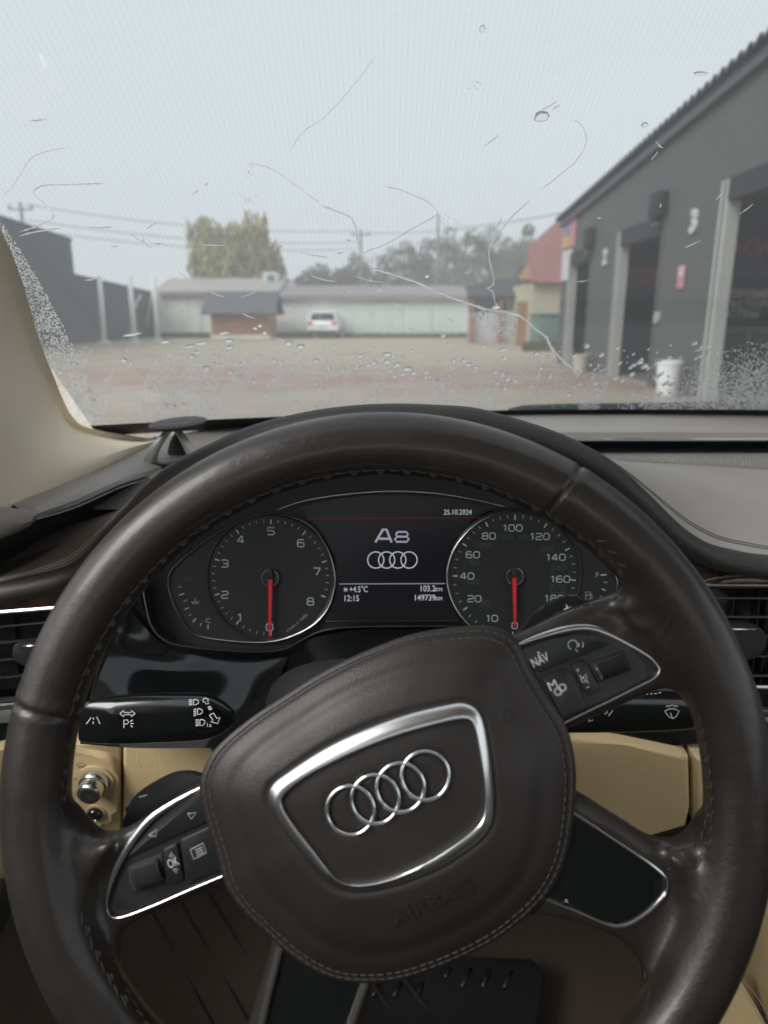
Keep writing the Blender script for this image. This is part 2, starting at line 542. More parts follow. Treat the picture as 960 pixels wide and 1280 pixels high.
# thicker thumb rests where the spokes run into the rim
spoke([(770, 760), (800, 735), (830, 700), (890, 770), (915, 850), (900, 890), (866, 880), (845, 850)], -0.016, 0.004)
spoke([(830, 1062), (866, 1050), (890, 1010), (935, 1040), (935, 1120), (900, 1230), (850, 1290), (814, 1265), (822, 1230), (826, 1190), (850, 1130)], -0.016, 0.003)
spoke([(150, 1045), (118, 1045), (86, 1005), (50, 1030), (40, 1110), (70, 1190), (120, 1250), (134, 1215), (132, 1170), (118, 1130), (125, 1090)], -0.016, 0.004)
me = bpy.data.meshes.new('leather')
bmesh.ops.recalc_face_normals(bm, faces=bm.faces)
bm.to_mesh(me); bm.free()
tmp = bpy.data.objects.new('leather', me); COL.objects.link(tmp)
md = tmp.modifiers.new('r', 'REMESH'); md.mode = 'VOXEL'; md.voxel_size = 0.0016
md = tmp.modifiers.new('s', 'SMOOTH'); md.factor = 0.5; md.iterations = 60
dg = bpy.context.evaluated_depsgraph_get()
lm = bpy.data.meshes.new_from_object(tmp.evaluated_get(dg))
bpy.data.objects.remove(tmp); bpy.data.meshes.remove(me)
# seams between the hide panels, pressed folds beside the spokes
co = np.empty(len(lm.vertices) * 3); lm.vertices.foreach_get('co', co); co = co.reshape(-1, 3)
nn = np.empty(len(lm.vertices) * 3); lm.vertices.foreach_get('normal', nn); nn = nn.reshape(-1, 3)
def seam(u, v, lean, depth=0.0013, width=0.0010):
    p = W.px(u, v, 0.012)
    a = math.atan2(p.y, p.x)
    rad = np.hypot(co[:, 0], co[:, 1])
    ang = np.arctan2(co[:, 1], co[:, 0])
    d = (np.angle(np.exp(1j * (ang - a)))) * RIM + lean * (rad - RIM)
    m = (np.abs(rad - RIM) < 0.024) & (np.abs(d) < 0.03)
    co[m] -= nn[m] * (depth * np.exp(-(d[m] / width) ** 2) - 0.0002 * np.exp(-((np.abs(d[m]) - 0.004) / 0.003) ** 2))[:, None]
# the hide runs from the rim into the spokes in one saddle
def flare(p0, p1, reach=0.0205, top=0.0148):
    a0, a1 = [math.atan2(q.y, q.x) for q in (W.px(*p0, 0), W.px(*p1, 0))]
    ang, rad = np.arctan2(co[:, 1], co[:, 0]), np.hypot(co[:, 0], co[:, 1])
    lo, span = a1, (a0 - a1) % (2 * math.pi)
    t = ((ang - lo) % (2 * math.pi)) / span
    wgt = np.clip(np.minimum(t, 1 - t) / 0.10, 0, 1) * (t < 1)
    wgt = wgt * wgt * (3 - 2 * wgt)
    d = RIM - rad
    s = np.clip(1 - (d - 0.003) / (reach - 0.003), 0, 1)
    s = s * s * (3 - 2 * s)
    tgt = HS + (top - HS) * s
    m = (nn[:, 2] > 0.02) & (d > 0.003) & (d < reach)
    co[m, 2] += (wgt * np.maximum(0, tgt - co[:, 2]))[m]
    return (wgt > 0) & (d > 0.0) & (d < reach + 0.004) & (nn[:, 2] > -0.3)
sel = flare((772, 722), (800, 1290)) | flare((140, 1250), (96, 985))
ed = np.empty(len(lm.edges) * 2, np.int32); lm.edges.foreach_get('vertices', ed); ed = ed.reshape(-1, 2)
for _ in range(24):
    acc, cnt = np.zeros_like(co), np.zeros(len(co))
    np.add.at(acc, ed[:, 0], co[ed[:, 1]]); np.add.at(acc, ed[:, 1], co[ed[:, 0]])
    np.add.at(cnt, ed.ravel(), 1)
    avg = acc / cnt[:, None]
    co[sel] += (avg[sel] - co[sel]) * 0.5
lm.vertices.foreach_set('co', co.ravel()); lm.update()
lm.vertices.foreach_get('normal', nn2 := np.empty(len(lm.vertices) * 3)); nn = nn2.reshape(-1, 3)
seam(62, 893, 0.05)
seam(706, 612, 0.12)
def fold(a, b, depth, width):
    p, q = np.array(W.px(*a, 0.0)[:2]), np.array(W.px(*b, 0.0)[:2])
    t = np.clip(((co[:, :2] - p) @ (q - p)) / ((q - p) @ (q - p)), 0, 1)
    d = np.linalg.norm(co[:, :2] - p - t[:, None] * (q - p), axis=1)
    m = (d < width * 3) & (nn[:, 2] > 0.2)
    co[m] -= nn[m] * (depth * np.exp(-(d[m] / width) ** 2) * np.sin(np.pi * np.clip(t[m], 0.05, 0.95)))[:, None]
for f in [((735, 775), (812, 768), .0014, .004), ((770, 770), (818, 810), .0008, .002), ((825, 760), (815, 800), .0005, .0012), ((834, 765), (822, 812), .0005, .001), ((690, 1075 - 60), (800, 1070), .0008, .002), ((130, 1045), (165, 1035), .0012, .002), ((105, 1040), (135, 1062), .0008, .002), ((860, 1070), (835, 1066), .0009, .002), ((880, 1062), (862, 1085), .0008, .002)]:
    fold(*f)
lm.vertices.foreach_set('co', co.ravel()); lm.update()
leather = finish('rim_leather', lm, MATS['rim_leather'], wheel)
bt = bmesh.new(); bt.from_mesh(lm)
BVH_L = BVHTree.FromBMesh(bt); bt.free()

def cast_local(u, v, bvh, F=W):
    """where the sight line of pixel (u, v) meets a mesh given in frame F"""
    M = F.matrix().inverted()
    o = M @ CAM
    d = (M.to_3x3() @ ray(u, v)).normalized()
    h = bvh.ray_cast(o, d)
    return (h[0], h[1]) if h[0] is not None else (None, None)

def b_stitch(bm, p, n, t, L, r=0.0004, lift=0.0002):
    t = (t - n * t.dot(n)).normalized()
    a, b = p - t * L / 2 + n * (lift - r * 0.5), p + t * L / 2 + n * (lift - r * 0.5)
    b_tube(bm, [a, a * 0.75 + b * 0.25 + n * r, a * 0.25 + b * 0.75 + n * r, b], [r * 0.6, r, r, r * 0.6], n=5)

# stitching down the inside of the rim and along the spoke edges
bm = bmesh.new()
def rim_stitches(a0, a1, phi, step=0.0072, L=0.0062, slant=0.35):
    n = int(abs(R(a1 - a0)) * RIM / step)
    for i in range(n):
        a = R(a0 + (a1 - a0) * i / n)
        f = R(phi)
        p = Vector(((RIM + TUBE * math.cos(f)) * math.cos(a), (RIM + TUBE * math.cos(f)) * math.sin(a), TUBE * math.sin(f)))
        q, nv, _, _ = BVH_L.find_nearest(p)
        t = Vector((-math.sin(a), math.cos(a), 0)) + Vector((math.cos(a), math.sin(a), 0)) * slant
        b_stitch(bm, q, nv, t, L)
        if i % 2 == 0:
            b_stitch(bm, q + Vector((-math.cos(a), -math.sin(a), -0.5)) * 0.0012, nv, t, L * 0.5)
rim_stitches(43, 168, 152)
rim_stitches(-8, 16, 163, 0.0068, 0.006, 0.8)
rim_stitches(172, 186, 160, 0.0068, 0.006, -0.8)
rim_stitches(-142, -160, 160, 0.0068, 0.0055, 0.8)
def px_stitches(poly, step=11, L=0.0042, slant=0.0, r=0.00038):
    pts = cr(poly, max(3, int(sum(math.dist(poly[i], poly[i + 1]) for i in range(len(poly) - 1)) / step)))
    for i, p in enumerate(pts):
        q, nv = cast_local(p[0], p[1], BVH_L)
        if q is None: continue
        k = pts[min(i + 1, len(pts) - 1)] - pts[max(i - 1, 0)]
        t = Vector((k[0] + slant * k[1], -k[1] + slant * k[0], 0))
        b_stitch(bm, q, nv, t, L, r)
px_stitches([(640, 787), (662, 779), (700, 766), (735, 756), (760, 752), (775, 742), (779, 728)])
px_stitches([(778, 706), (766, 690), (752, 676)], 13, slant=1.2)
px_stitches([(726, 996), (765, 1018), (800, 1040), (832, 1058), (850, 1062)], 13)
px_stitches([(868, 1056), (880, 1040), (884, 1015)], 10, slant=1.5)
px_stitches([(774, 1181), (792, 1196), (806, 1218), (812, 1240), (806, 1270)], 11, slant=1.2)
px_stitches([(245, 966), (215, 982), (190, 994), (160, 1012), (140, 1024)], 12)
px_stitches([(140, 1195), (150, 1215), (160, 1240), (172, 1262), (184, 1280)], 12, slant=1.4)
tag(obj('stitching', bm, MATS['rim_thread'], wheel), None, kind='stuff')

# ------ airbag cover
OUT = [(400, 842), (455, 815), (520, 792), (590, 783), (625, 786), (646, 800), (661, 830), (681, 865), (705, 902), (716, 935), (720, 980), (713, 1050), (697, 1098), (670, 1135), (620, 1175), (560, 1205), (500, 1225), (450, 1229), (410, 1222), (370, 1200), (330, 1165), (300, 1135), (281, 1105), (271, 1068), (259, 1030), (250, 995), (252, 968), (270, 935), (310, 900), (355, 870)]
HC0, HC1 = -0.0035, 0.0145
CC = W.px(485, 1002, 0.004).to_2d()
ob = np.array([W.px(u, v, HC0)[:2] for u, v in [tuple(p) for p in cr(OUT, 240, closed=True)]]) - np.array(CC)
oa, orr = np.arctan2(ob[:, 1], ob[:, 0]), np.hypot(ob[:, 0], ob[:, 1])
k = np.argsort(oa); oa, orr = oa[k], orr[k]
oa = np.concatenate([oa[-6:] - 2 * np.pi, oa, oa[:6] + 2 * np.pi]); orr = np.concatenate([orr[-6:], orr, orr[:6]])
def cover_r(a): return np.interp(a, oa, orr)
def cover_h(x, y):
    dx, dy = x - CC[0], y - CC[1]
    s = math.hypot(dx, dy) / float(cover_r(math.atan2(dy, dx)))
    s = min(s, 1.0)
    h = HC0 + (HC1 - HC0) * (1 - s ** 3.4) * 0.72 + (HC1 - HC0) * 0.28 * (1 - s * s)
    # broad shoulder crease, and the seam near the edge
    h -= 0.0010 * math.exp(-((s - 0.80) / 0.05) ** 2)
    h -= 0.0009 * math.exp(-((s - 0.955) / 0.012) ** 2)
    return h
NA = 288
ss = [0.0] + list(np.linspace(0.06, 0.9, 26)) + [0.915, 0.93, 0.94, 0.948, 0.955, 0.962, 0.97, 0.98, 0.988, 0.994, 1.0]
FR_OUT = [(335, 1000), (339, 982), (360, 965), (405, 936), (455, 912), (510, 892), (560, 880), (580, 878), (597, 887), (607, 910), (615, 965), (617, 1012), (612, 1035), (595, 1055), (550, 1085), (500, 1105), (462, 1114), (430, 1114), (405, 1100), (380, 1072), (355, 1040), (341, 1017)]
FR_IN = [(353, 1002), (361, 988), (390, 967), (440, 942), (490, 922), (540, 907), (578, 899), (590, 905), (597, 930), (604, 975), (605, 1008), (600, 1026), (584, 1042), (540, 1072), (490, 1095), (455, 1103), (432, 1101), (415, 1090), (390, 1057), (366, 1026)]
def at_cover(u, v, up=0.0):
    h = 0.005
    for _ in range(6):
        p = W.px(u, v, h)
        h = cover_h(p.x, p.y) + up
    return W.px(u, v, h)
fi = np.array([at_cover(*p)[:2] for p in [tuple(q) for q in cr(FR_OUT, 120, closed=True)]])
fcen = fi.mean(0)
fa = np.arctan2(fi[:, 1] - fcen[1], fi[:, 0] - fcen[0]); fr_ = np.hypot(fi[:, 1] - fcen[1], fi[:, 0] - fcen[0])
k = np.argsort(fa); fa, fr_ = fa[k], fr_[k]
fa = np.concatenate([fa[-4:] - 2 * np.pi, fa, fa[:4] + 2 * np.pi]); fr_ = np.concatenate([fr_[-4:], fr_, fr_[:4]])
RINGS = [at_cover(u, v) for u, v in ((438.0, 1013.0), (469.0, 999.0), (500.5, 984.5), (531.5, 969.5))]
RR = (RINGS[3] - RINGS[0]).length / 3 * 0.865
def dish(x, y):
    """the recess round the chrome frame and round the rings"""
    a = math.atan2(y - fcen[1], x - fcen[0])
    d = math.hypot(x - fcen[0], y - fcen[1]) - float(np.interp(a, fa, fr_))
    h = -0.0012 * math.exp(-(d / 0.0022) ** 2)
    if d < 0: h -= 0.0010 * min(1, -d / 0.006)
    e = min(abs(math.hypot(x - c.x, y - c.y) - RR) if True else 9 for c in RINGS)
    h -= 0.0007 * math.exp(-(e / 0.0022) ** 2)
    return h
bm = bmesh.new()
rows = []
# rows by angle; denser inside so that the pressed relief shows
for i in range(NA):
    a = -math.pi + 2 * math.pi * i / NA
    r0 = float(cover_r(a))
    row = []
    for s in [0.004] + list(np.linspace(0.02, 0.9, 110)) + ss[-11:]:
        x, y = CC[0] + r0 * s * math.cos(a), CC[1] + r0 * s * math.sin(a)
        row.append((x, y, cover_h(x, y) + dish(x, y)))
    x, y = row[-1][0], row[-1][1]
    for dz, q in ((0.0022, 1.0), (0.006, 0.995), (0.022, 0.97)):
        row.append((CC[0] + (x - CC[0]) * q, CC[1] + (y - CC[1]) * q, HC0 - dz))
    rows.append(row)
V = b_loft(bm, rows, closed_v=True)
bm.faces.new([V[i][0] for i in range(NA)][::-1])
cover = obj('airbag_cover', bm, MATS['hub_leather'], wheel, deg=70)
def cover_pt(s, a):
    x, y = CC[0] + float(cover_r(a)) * s * math.cos(a), CC[1] + float(cover_r(a)) * s * math.sin(a)
    return Vector((x, y, cover_h(x, y)))
def cover_nrm(x, y):
    e = 0.0008
    return Vector((-(cover_h(x + e, y) - cover_h(x - e, y)) / (2 * e), -(cover_h(x, y + e) - cover_h(x, y - e)) / (2 * e), 1)).normalized()
# two rows of stitches round the edge
bm = bmesh.new()
for s, ph in ((0.935, 0), (0.972, 0.5)):
    pts = [cover_pt(s, -math.pi + 2 * math.pi * i / 900) for i in range(901)]
    L = np.concatenate([[0], np.cumsum([(pts[i + 1] - pts[i]).length for i in range(900)])])
    n = int(L[-1] / 0.0042)
    for i in range(n):
        q = (i + ph) / n * L[-1]
        j = min(int(np.searchsorted(L, q)), 900)
        p = pts[j]; t = pts[min(j + 2, 900)] - pts[max(j - 2, 0)]
        b_stitch(bm, p, cover_nrm(p.x, p.y), t, 0.0031, 0.00022, 0.00012)
tag(obj('cover_stitching', bm, MATS['thread'], wheel), None, kind='stuff')

# chrome frame round the badge
n = 160
o_, i_ = cr(FR_OUT, n, closed=True), cr(FR_IN, n, closed=True)
A = [at_cover(*p) for p in o_]; B0 = [at_cover(*p) for p in i_]
cen = sum(A, Vector()) / n
B = []
ba = np.array([math.atan2(p.y - cen.y, p.x - cen.x) for p in B0]); br = np.array([math.hypot(p.y - cen.y, p.x - cen.x) for p in B0])
kk = np.argsort(ba); ba, br = ba[kk], br[kk]
ba = np.concatenate([ba[-3:] - 2 * np.pi, ba, ba[:3] + 2 * np.pi]); br = np.concatenate([br[-3:], br, br[:3]])
rows = []
for p in A:
    a = math.atan2(p.y - cen.y, p.x - cen.x); ro = math.hypot(p.y - cen.y, p.x - cen.x); ri = float(np.interp(a, ba, br))
    row = []
    for f, h in ((0, -0.0020), (0.02, 0.0000), (0.08, 0.0007), (0.5, 0.0016), (0.84, 0.0021), (0.94, 0.0017), (1, -0.0024)):
        r = ro + (ri - ro) * f
        x, y = cen.x + r * math.cos(a), cen.y + r * math.sin(a)
        row.append((x, y, cover_h(x, y) + h))
    rows.append(row)
bm = bmesh.new()
b_loft(bm, rows, closed_v=True)
obj('badge_frame', bm, MATS['satin_chrome'], wheel, deg=50)
for c in RINGS:                                           # four linked rings
    bm = bmesh.new()
    up = cover_nrm(c.x, c.y)
    pts = [Vector((c.x + RR * math.cos(a), c.y + RR * math.sin(a), 0)) for a in np.linspace(0, 2 * math.pi, 64, endpoint=False)]
    for p in pts: p.z = cover_h(p.x, p.y) + 0.0002
    b_tube(bm, pts, 0.00108, closed=True, n=12, flat=((0, 0, 1), 1.0))
    obj('badge_ring', bm, MATS['chrome'], wheel)
# pressed lettering and horn signs
ang = math.atan2((RINGS[3] - RINGS[0]).y, (RINGS[3] - RINGS[0]).x)
def on_cover(me):
    for v in me.vertices:
        v.co.z += cover_h(v.co.x, v.co.y) + 0.00002
    return me
c = at_cover(541, 1128)
me = text_mesh('AIRBAG', 0.0100, 0.00065, squeeze=1.22, bold=0.0003)
me.transform(T(c.x, c.y, 0, ang))
finish('airbag_lettering', on_cover(me), MATS['hub_leather'], wheel, smooth=False)
bm = bmesh.new()
ch = lambda q: cover_h(q.x, q.y) + 0.0001
b_icon(bm, W, [[(305, 1036), (309, 1048)], [(307, 1042), (318, 1037), (326, 1034), (327, 1041), (318, 1048), (314, 1045), (318, 1037)]], 0.0005, ch)
b_icon(bm, W, [[(628, 884), (645, 893)], [(645, 884), (638, 904)], circ(633, 895, 7, 10, 20, 330)], 0.0005, ch)
b_icon(bm, W, [circ(484, 1138, 2, 8)], 0.0005, ch)
obj_split('horn_sign', bm, MATS['hub_leather'], wheel, 0.004)

# ------ switch pods
def pod(bez, inner, upper, key, pad, roller, icons, texts, label):
    """chrome surround, dark panel, rocker, key, pad and knurled roller"""
    hp = HS + 0.002
    bm = bmesh.new()
    pts = cr([tuple(W.px(u, v, hp)) for u, v in bez], 90)
    rr = [0.0004 + 0.0016 * math.sin(math.pi * min(1, max(0, (i / 89) / 0.55))) ** 0.7 if i / 89 < 0.55 else 0.0006 for i in range(90)]
    b_tube(bm, pts, [max(0.0006, r) for r in rr], n=10, flat=((0, 0, 1), 0.9))
    obj('pod_surround', bm, MATS['chrome'], wheel)
    bm = bmesh.new()
    q = cr([tuple(W.px(u, v, HS)[:2]) for u, v in inner], 60)
    b_prism(bm, q, HS - 0.014, HS + 0.0004, 0.0012)
    panel = obj('switch_panel', bm, MATS['satin_black'], wheel)
    def button(name, pts, h0, h1, bev, m='satin_black'):
        bm = bmesh.new()
        P2 = [tuple(W.px(u, v, h1)[:2]) for u, v in pts]
        # round the corners a little
        Q = []
        n = len(P2)
        for i in range(n):
            a, b, c = Vector(P2[i - 1]), Vector(P2[i]), Vector(P2[(i + 1) % n])
            d1, d2 = (a - b), (c - b)
            k = min(0.0016, d1.length * 0.35, d2.length * 0.35)
            p, r = b + d1.normalized() * k, b + d2.normalized() * k
            for t in (0, 0.5, 1):
                Q.append(p * (1 - t) ** 2 + b * 2 * t * (1 - t) + r * t * t)
        b_prism(bm, Q, h0, h1, bev)
        return obj(name, bm, MATS[m], wheel)
    button('rocker_switch', upper, HS, HS + 0.0022, 0.0007)
    button('menu_key', key, HS, HS + 0.0022, 0.0007)
    button('small_key', pad, HS, HS + 0.0026, 0.0007)
    # roller: a knurled drum lying in a dark well
    P4 = [W.px(u, v, HS + 0.002) for u, v in roller]
    bm = bmesh.new()
    b_prism(bm, [tuple((p + (p - sum(P4, Vector()) / 4) * 0.22)[:2]) for p in P4], HS, HS + 0.0012, 0.0005)
    obj('roller_well', bm, MATS['soft_black'], wheel)
    x0, x1 = (P4[0] + P4[3]) / 2, (P4[1] + P4[2]) / 2
    ax = (x1 - x0); Lx = ax.length; ax.normalize()
    rad = ((P4[0] - P4[3]).length + (P4[1] - P4[2]).length) / 4
    ay = Vector((0, 0, 1)).cross(ax)
    rows = []
    for i in range(25):
        t = i / 24
        row = []
        for j in range(41):
            a = math.pi * j / 40
            edge = min(t, 1 - t)
            rk = rad * (1 if edge > 0.07 else 0.86 + 2 * edge)
            kn = 0.0009 * ((j % 2) + 0.5 * (i % 2)) * (1 if 0.06 < t < 0.94 else 0)
            p = x0 + ax * (Lx * t) + ay * (math.cos(a) * rk) + Vector((0, 0, 1)) * (math.sin(a) * (rk * 0.8 + kn) - 0.0005)
            row.append(p)
        rows.append(row)
    bm = bmesh.new(); b_loft(bm, rows)
    obj('roller', bm, MATS['roller_grey'], wheel, deg=20)
    bm = bmesh.new()
    b_icon(bm, W, icons, 0.00017, HS + 0.0026)
    for s, u, v, size, sq in texts:
        p = W.px(u, v, HS + 0.0024)
        b_add(bm, text_mesh(s, size, 0.0002, squeeze=sq), T(p.x, p.y, HS + 0.0025, ang))
    obj_split('key_print', bm, MATS['print_white'], wheel, 0.0022)

pod([(252, 984), (215, 1005), (188, 1024), (167, 1049), (149, 1078), (137, 1108), (133, 1132), (138, 1145), (152, 1147), (188, 1134), (232, 1115), (282, 1094)],
    [(258, 984), (215, 1011), (194, 1027), (170, 1054), (154, 1078), (143, 1110), (142, 1128), (152, 1140), (188, 1128), (232, 1110), (290, 1088), (290, 1000)],
    [(262, 984), (216, 1011), (194, 1028), (172, 1053), (158, 1073), (262, 1026)],
    [(225, 1050), (266, 1031), (286, 1083), (233, 1106)],
    [(203, 1062), (221, 1054), (229, 1100), (208, 1107)],
    [(163, 1086), (199, 1072), (204, 1100), (169, 1114)],
    [[(186, 1044), (196, 1037), (195, 1046), (186, 1044)], [(235, 1017), (245, 1016), (239, 1024), (235, 1017)],
     [(212, 1071), (214, 1065), (217, 1070), (212, 1071)], [(217, 1087), (222, 1086), (220, 1091), (217, 1087)],
     [(238, 1062), (254, 1054), (258, 1066), (242, 1074), (238, 1062)], [(244, 1063), (253, 1059)], [(245, 1066), (254, 1062)], [(246, 1069), (255, 1065)]],
    [('OK', 216.5, 1078.5, 0.0062, 0.62)], 'a')
pod([(705, 904), (735, 889), (766, 874), (800, 857), (817, 848), (824, 840), (822, 832), (810, 820), (783, 804), (757, 791), (737, 785), (713, 786), (678, 795), (645, 807)][::-1],
    [(640, 812), (652, 810), (684, 799), (716, 792), (737, 791), (760, 800), (795, 821), (814, 836), (814, 843), (806, 848), (760, 869), (703, 898), (670, 905)],
    [(645, 816), (655, 811), (684, 800), (716, 793), (736, 793), (752, 800), (764, 805), (672, 842)],
    [(676, 847), (706, 835), (714, 840), (736, 884), (704, 899)],
    [(713, 832), (731, 824), (750, 861), (735, 871)],
    [(741, 830), (776, 817), (785, 837), (750, 851)],
    [circ(716, 806, 6, 12, -30, 250), [(719, 811), (722, 815)], circ(719, 806, 5, 5, -30, 30), circ(721, 806, 8, 6, -25, 25),
     [(671, 816), (674, 815), (672, 820), (676, 819)], circ(673.5, 816, 1, 6),
     [(720, 838), (724, 837)], [(722, 836), (722.6, 840)], [(732.5, 860), (737, 858)],
     [(726, 848), (730, 846), (732, 842), (734, 852), (730, 852), (728, 853), (726, 848)], [(724, 844), (736, 854)],
     circ(697.5, 864.5, 3.6, 12), circ(703, 859.5, 3.6, 12), circ(697.5, 864.5, 5, 12), circ(703, 859.5, 5, 12)],
    [('NAV', 675, 825.5, 0.0066, 0.68), ('M', 691, 857, 0.0066, 1.05)], 'b')

# ------ lower spoke inlays in black gloss with a chrome line
bm = bmesh.new()
q = cr([tuple(W.px(u, v, HS)[:2]) for u, v in [(690, 1010), (725, 1022), (773, 1055), (812, 1081), (830, 1098), (831, 1108), (828, 1117), (812, 1135), (789, 1151), (773, 1156), (757, 1153), (722, 1138), (680, 1122)]], 60)
b_prism(bm, q, HS - 0.012, HS + 0.0006, 0.002, 3)
obj('gloss_inlay', bm, MATS['gloss_black'], wheel)
bm = bmesh.new()
b_tube(bm, cr([tuple(W.px(u, v, HS + 0.0014)) for u, v in [(712, 1014), (723, 1020), (773, 1053), (813, 1080), (832, 1097), (834, 1108), (831, 1118), (814, 1137), (791, 1153), (774, 1158), (757, 1155), (722, 1140), (682, 1124)]], 70), 0.00085, n=8)
obj('inlay_chrome', bm, MATS['chrome'], wheel)
bm = bmesh.new()
b_prism(bm, [tuple(W.px(u, v, HS - 0.003)[:2]) for u, v in [(356, 1185), (331, 1290), (315, 1350), (425, 1350), (440, 1290), (460, 1220)]], HS - 0.016, HS - 0.0028, 0.002, 3)
obj('gloss_inlay', bm, MATS['gloss_black'], wheel)
for a in ([(350, 1180), (335, 1240), (324, 1290), (312, 1340)], [(462, 1210), (448, 1250), (434, 1290), (420, 1340)]):
    bm = bmesh.new()
    b_tube(bm, [W.px(u, v, HS - 0.0012) for u, v in a], 0.0024, n=12)
    obj('inlay_chrome', bm, MATS['chrome'], wheel)
# ------ shift paddles behind the spokes
for pts, sign in (([(159, 1040), (160, 1012), (164, 999), (180, 986), (206, 972), (224, 967), (246, 969), (280, 985), (270, 1040)], [[(174, 996.5), (184, 994)]]),
                  ([(650, 800), (658, 780), (668, 767), (681, 756), (713, 744), (724, 745), (733, 756), (742, 775), (735, 815)], [[(705, 762), (714, 758.5)], [(708, 756), (711, 764.5)]])):
    bm = bmesh.new()
    b_prism(bm, cr([tuple(W.px(u, v, -0.028)[:2]) for u, v in pts], 50, closed=True), -0.034, -0.028, 0.0015, 3)
    pd = obj('shift_paddle', bm, MATS['satin_black'], wheel)
    bm = bmesh.new()
    b_icon(bm, W, sign, 0.0004, -0.0277)
    obj('paddle_sign', bm, MATS['print_white'], pd)
# boss behind the hub
bm = bmesh.new()
b_prism(bm, [(CC[0] + 0.06 * math.cos(a), CC[1] + 0.055 * math.sin(a)) for a in np.linspace(0, 2 * math.pi, 40, endpoint=False)], -0.07, -0.012)
obj('wheel_boss', bm, MATS['soft_black'], wheel)
# ------------------------------------------------------------------ instrument cluster
K = Frame(at(490, 720, 0.62), R(12))
clus = thing('instrument_cluster', 'black instrument cluster with two round dials and a lit display behind the wheel', 'instrument cluster', K.matrix())
def kp(pts, h=0.0): return [K.px(u, v, h) for u, v in pts]
def k2(pts, h=0.0): return [tuple(K.px(u, v, h)[:2]) for u, v in pts]
bm = bmesh.new()
b_prism(bm, k2([(120, 735), (180, 660), (240, 615), (330, 575), (480, 560), (620, 570), (720, 605), (790, 650), (850, 720), (850, 840), (120, 840)], -0.012), -0.03, -0.012)
obj('back_plate', bm, MATS['soft_black'], clus)
TE = [(337, 642), (313, 647), (290, 657), (263, 672), (230, 697), (214, 714), (210, 729), (215, 750), (227, 775), (241, 791), (263, 798), (313, 803), (345, 801), (370, 793), (393, 780), (410, 760), (418, 735), (418, 716), (410, 688), (393, 662), (370, 648)]
TE2 = [(641, 639), (612, 646), (588, 661), (569, 684), (560, 708), (559, 730), (566, 754), (580, 775), (600, 791), (640, 801), (700, 799), (745, 790), (762, 765), (771, 738), (770, 722), (760, 700), (735, 680), (705, 660), (675, 645)]
for loop in (TE, TE2):
    bm = bmesh.new()
    b_prism(bm, k2([tuple(p) for p in cr(loop, 90, closed=True)], -0.006), -0.012, -0.006)
    obj('gauge_plate', bm, MATS['dial_black'], clus)
    bm = bmesh.new()
    b_tube(bm, cr([tuple(p) for p in kp(loop, -0.004)], 140, closed=True), 0.0007, closed=True, n=8)
    obj('gauge_bezel', bm, MATS['thin_chrome'], clus)
def dial(c, rpx, nums, ticks, needle_to, dim=()):
    cc = K.px(*c, -0.0045)
    r = (K.px(c[0] + rpx, c[1], -0.0045) - cc).length
    bm = bmesh.new()
    b_tube(bm, [(cc.x + r * math.cos(a), cc.y + r * math.sin(a), -0.005) for a in np.linspace(0, 2 * math.pi, 90, endpoint=False)], 0.0013, closed=True, n=8)
    obj('dial_ring', bm, MATS['satin_black'], clus)
    bm = bmesh.new()
    b_disc(bm, cc, r * 0.985, -0.0052, 90, -0.0075)
    face = obj('dial_face', bm, MATS['dial_black'], clus)
    bm = bmesh.new()
    for a, ln, wd in ticks:
        t0, t1 = r * 0.925, r * (0.925 - ln)
        d = Vector((math.cos(R(a)), math.sin(R(a)), 0))
        b_box(bm, cc + d * (t0 + t1) / 2, (t0 - t1, wd * 0.75, 0.0003), rot=Matrix.Rotation(R(a), 3, 'Z'))
    obj('tick_mark', bm, MATS['dial_white'], face, smooth=False)
    bm = bmesh.new()
    for s, u, v, size in nums:
        p = K.px(u, v, -0.0048)
        b_number(bm, s, p.x, p.y, -0.0049, size * 0.72)
    obj_split('numeral', bm, MATS['dial_white'], face, 0.0035)
    if dim:
        bm = bmesh.new()
        for s, u, v, size in dim:
            p = K.px(u, v, -0.0048)
            if s.isdigit(): b_number(bm, s, p.x, p.y, -0.0049, size * 0.72)
            else: b_add(bm, text_mesh(s, size, 0.0001, squeeze=1.3), T(p.x, p.y, -0.0049))
        obj_split('inner_numeral', bm, MATS['dial_dim'], face, 0.003)
    # needle
    hub, end = K.px(c[0], c[1] - 2, 0.0015), K.px(*needle_to, 0.0015)
    d = (end - hub); L = d.length; d.normalize(); sx = Vector((0, 0, 1)).cross(d)
    bm = bmesh.new()
    st = hub - d * 0.0062
    vs = [(hub + sx * 0.0019), (hub - sx * 0.0019), (end - sx * 0.0008), (end + sx * 0.0008)]
    b_prism(bm, [tuple(p[:2]) for p in vs], 0.0, 0.0016)
    nd = obj('needle', bm, MATS['needle_red'], face, smooth=False)
    bm = bmesh.new()
    vs = [(st + sx * 0.0024), (st - sx * 0.0024), (hub + d * 0.003 - sx * 0.0024), (hub + d * 0.003 + sx * 0.0024)]
    b_prism(bm, [tuple(p[:2]) for p in vs], -0.0005, 0.0025, 0.0005)
    obj('needle_cap', bm, MATS['soft_black'], nd)
    bm = bmesh.new()
    b_disc(bm, cc, 0.0074, -0.0002, 40, -0.005, 0.001)
    obj('dial_hub', bm, MATS['satin_black'], face)
    bm = bmesh.new()
    b_tube(bm, [(cc.x + 0.0078 * math.cos(a), cc.y + 0.0078 * math.sin(a), -0.0022) for a in np.linspace(0, 2 * math.pi, 48, endpoint=False)], 0.0007, closed=True, n=6)
    obj('hub_ring', bm, MATS['thin_chrome'], face)
    return face
def ang_px(c, p):
    a, b = K.px(*c), K.px(*p)
    return math.degrees(math.atan2(b.y - a.y, b.x - a.x))
c1 = (338, 722)
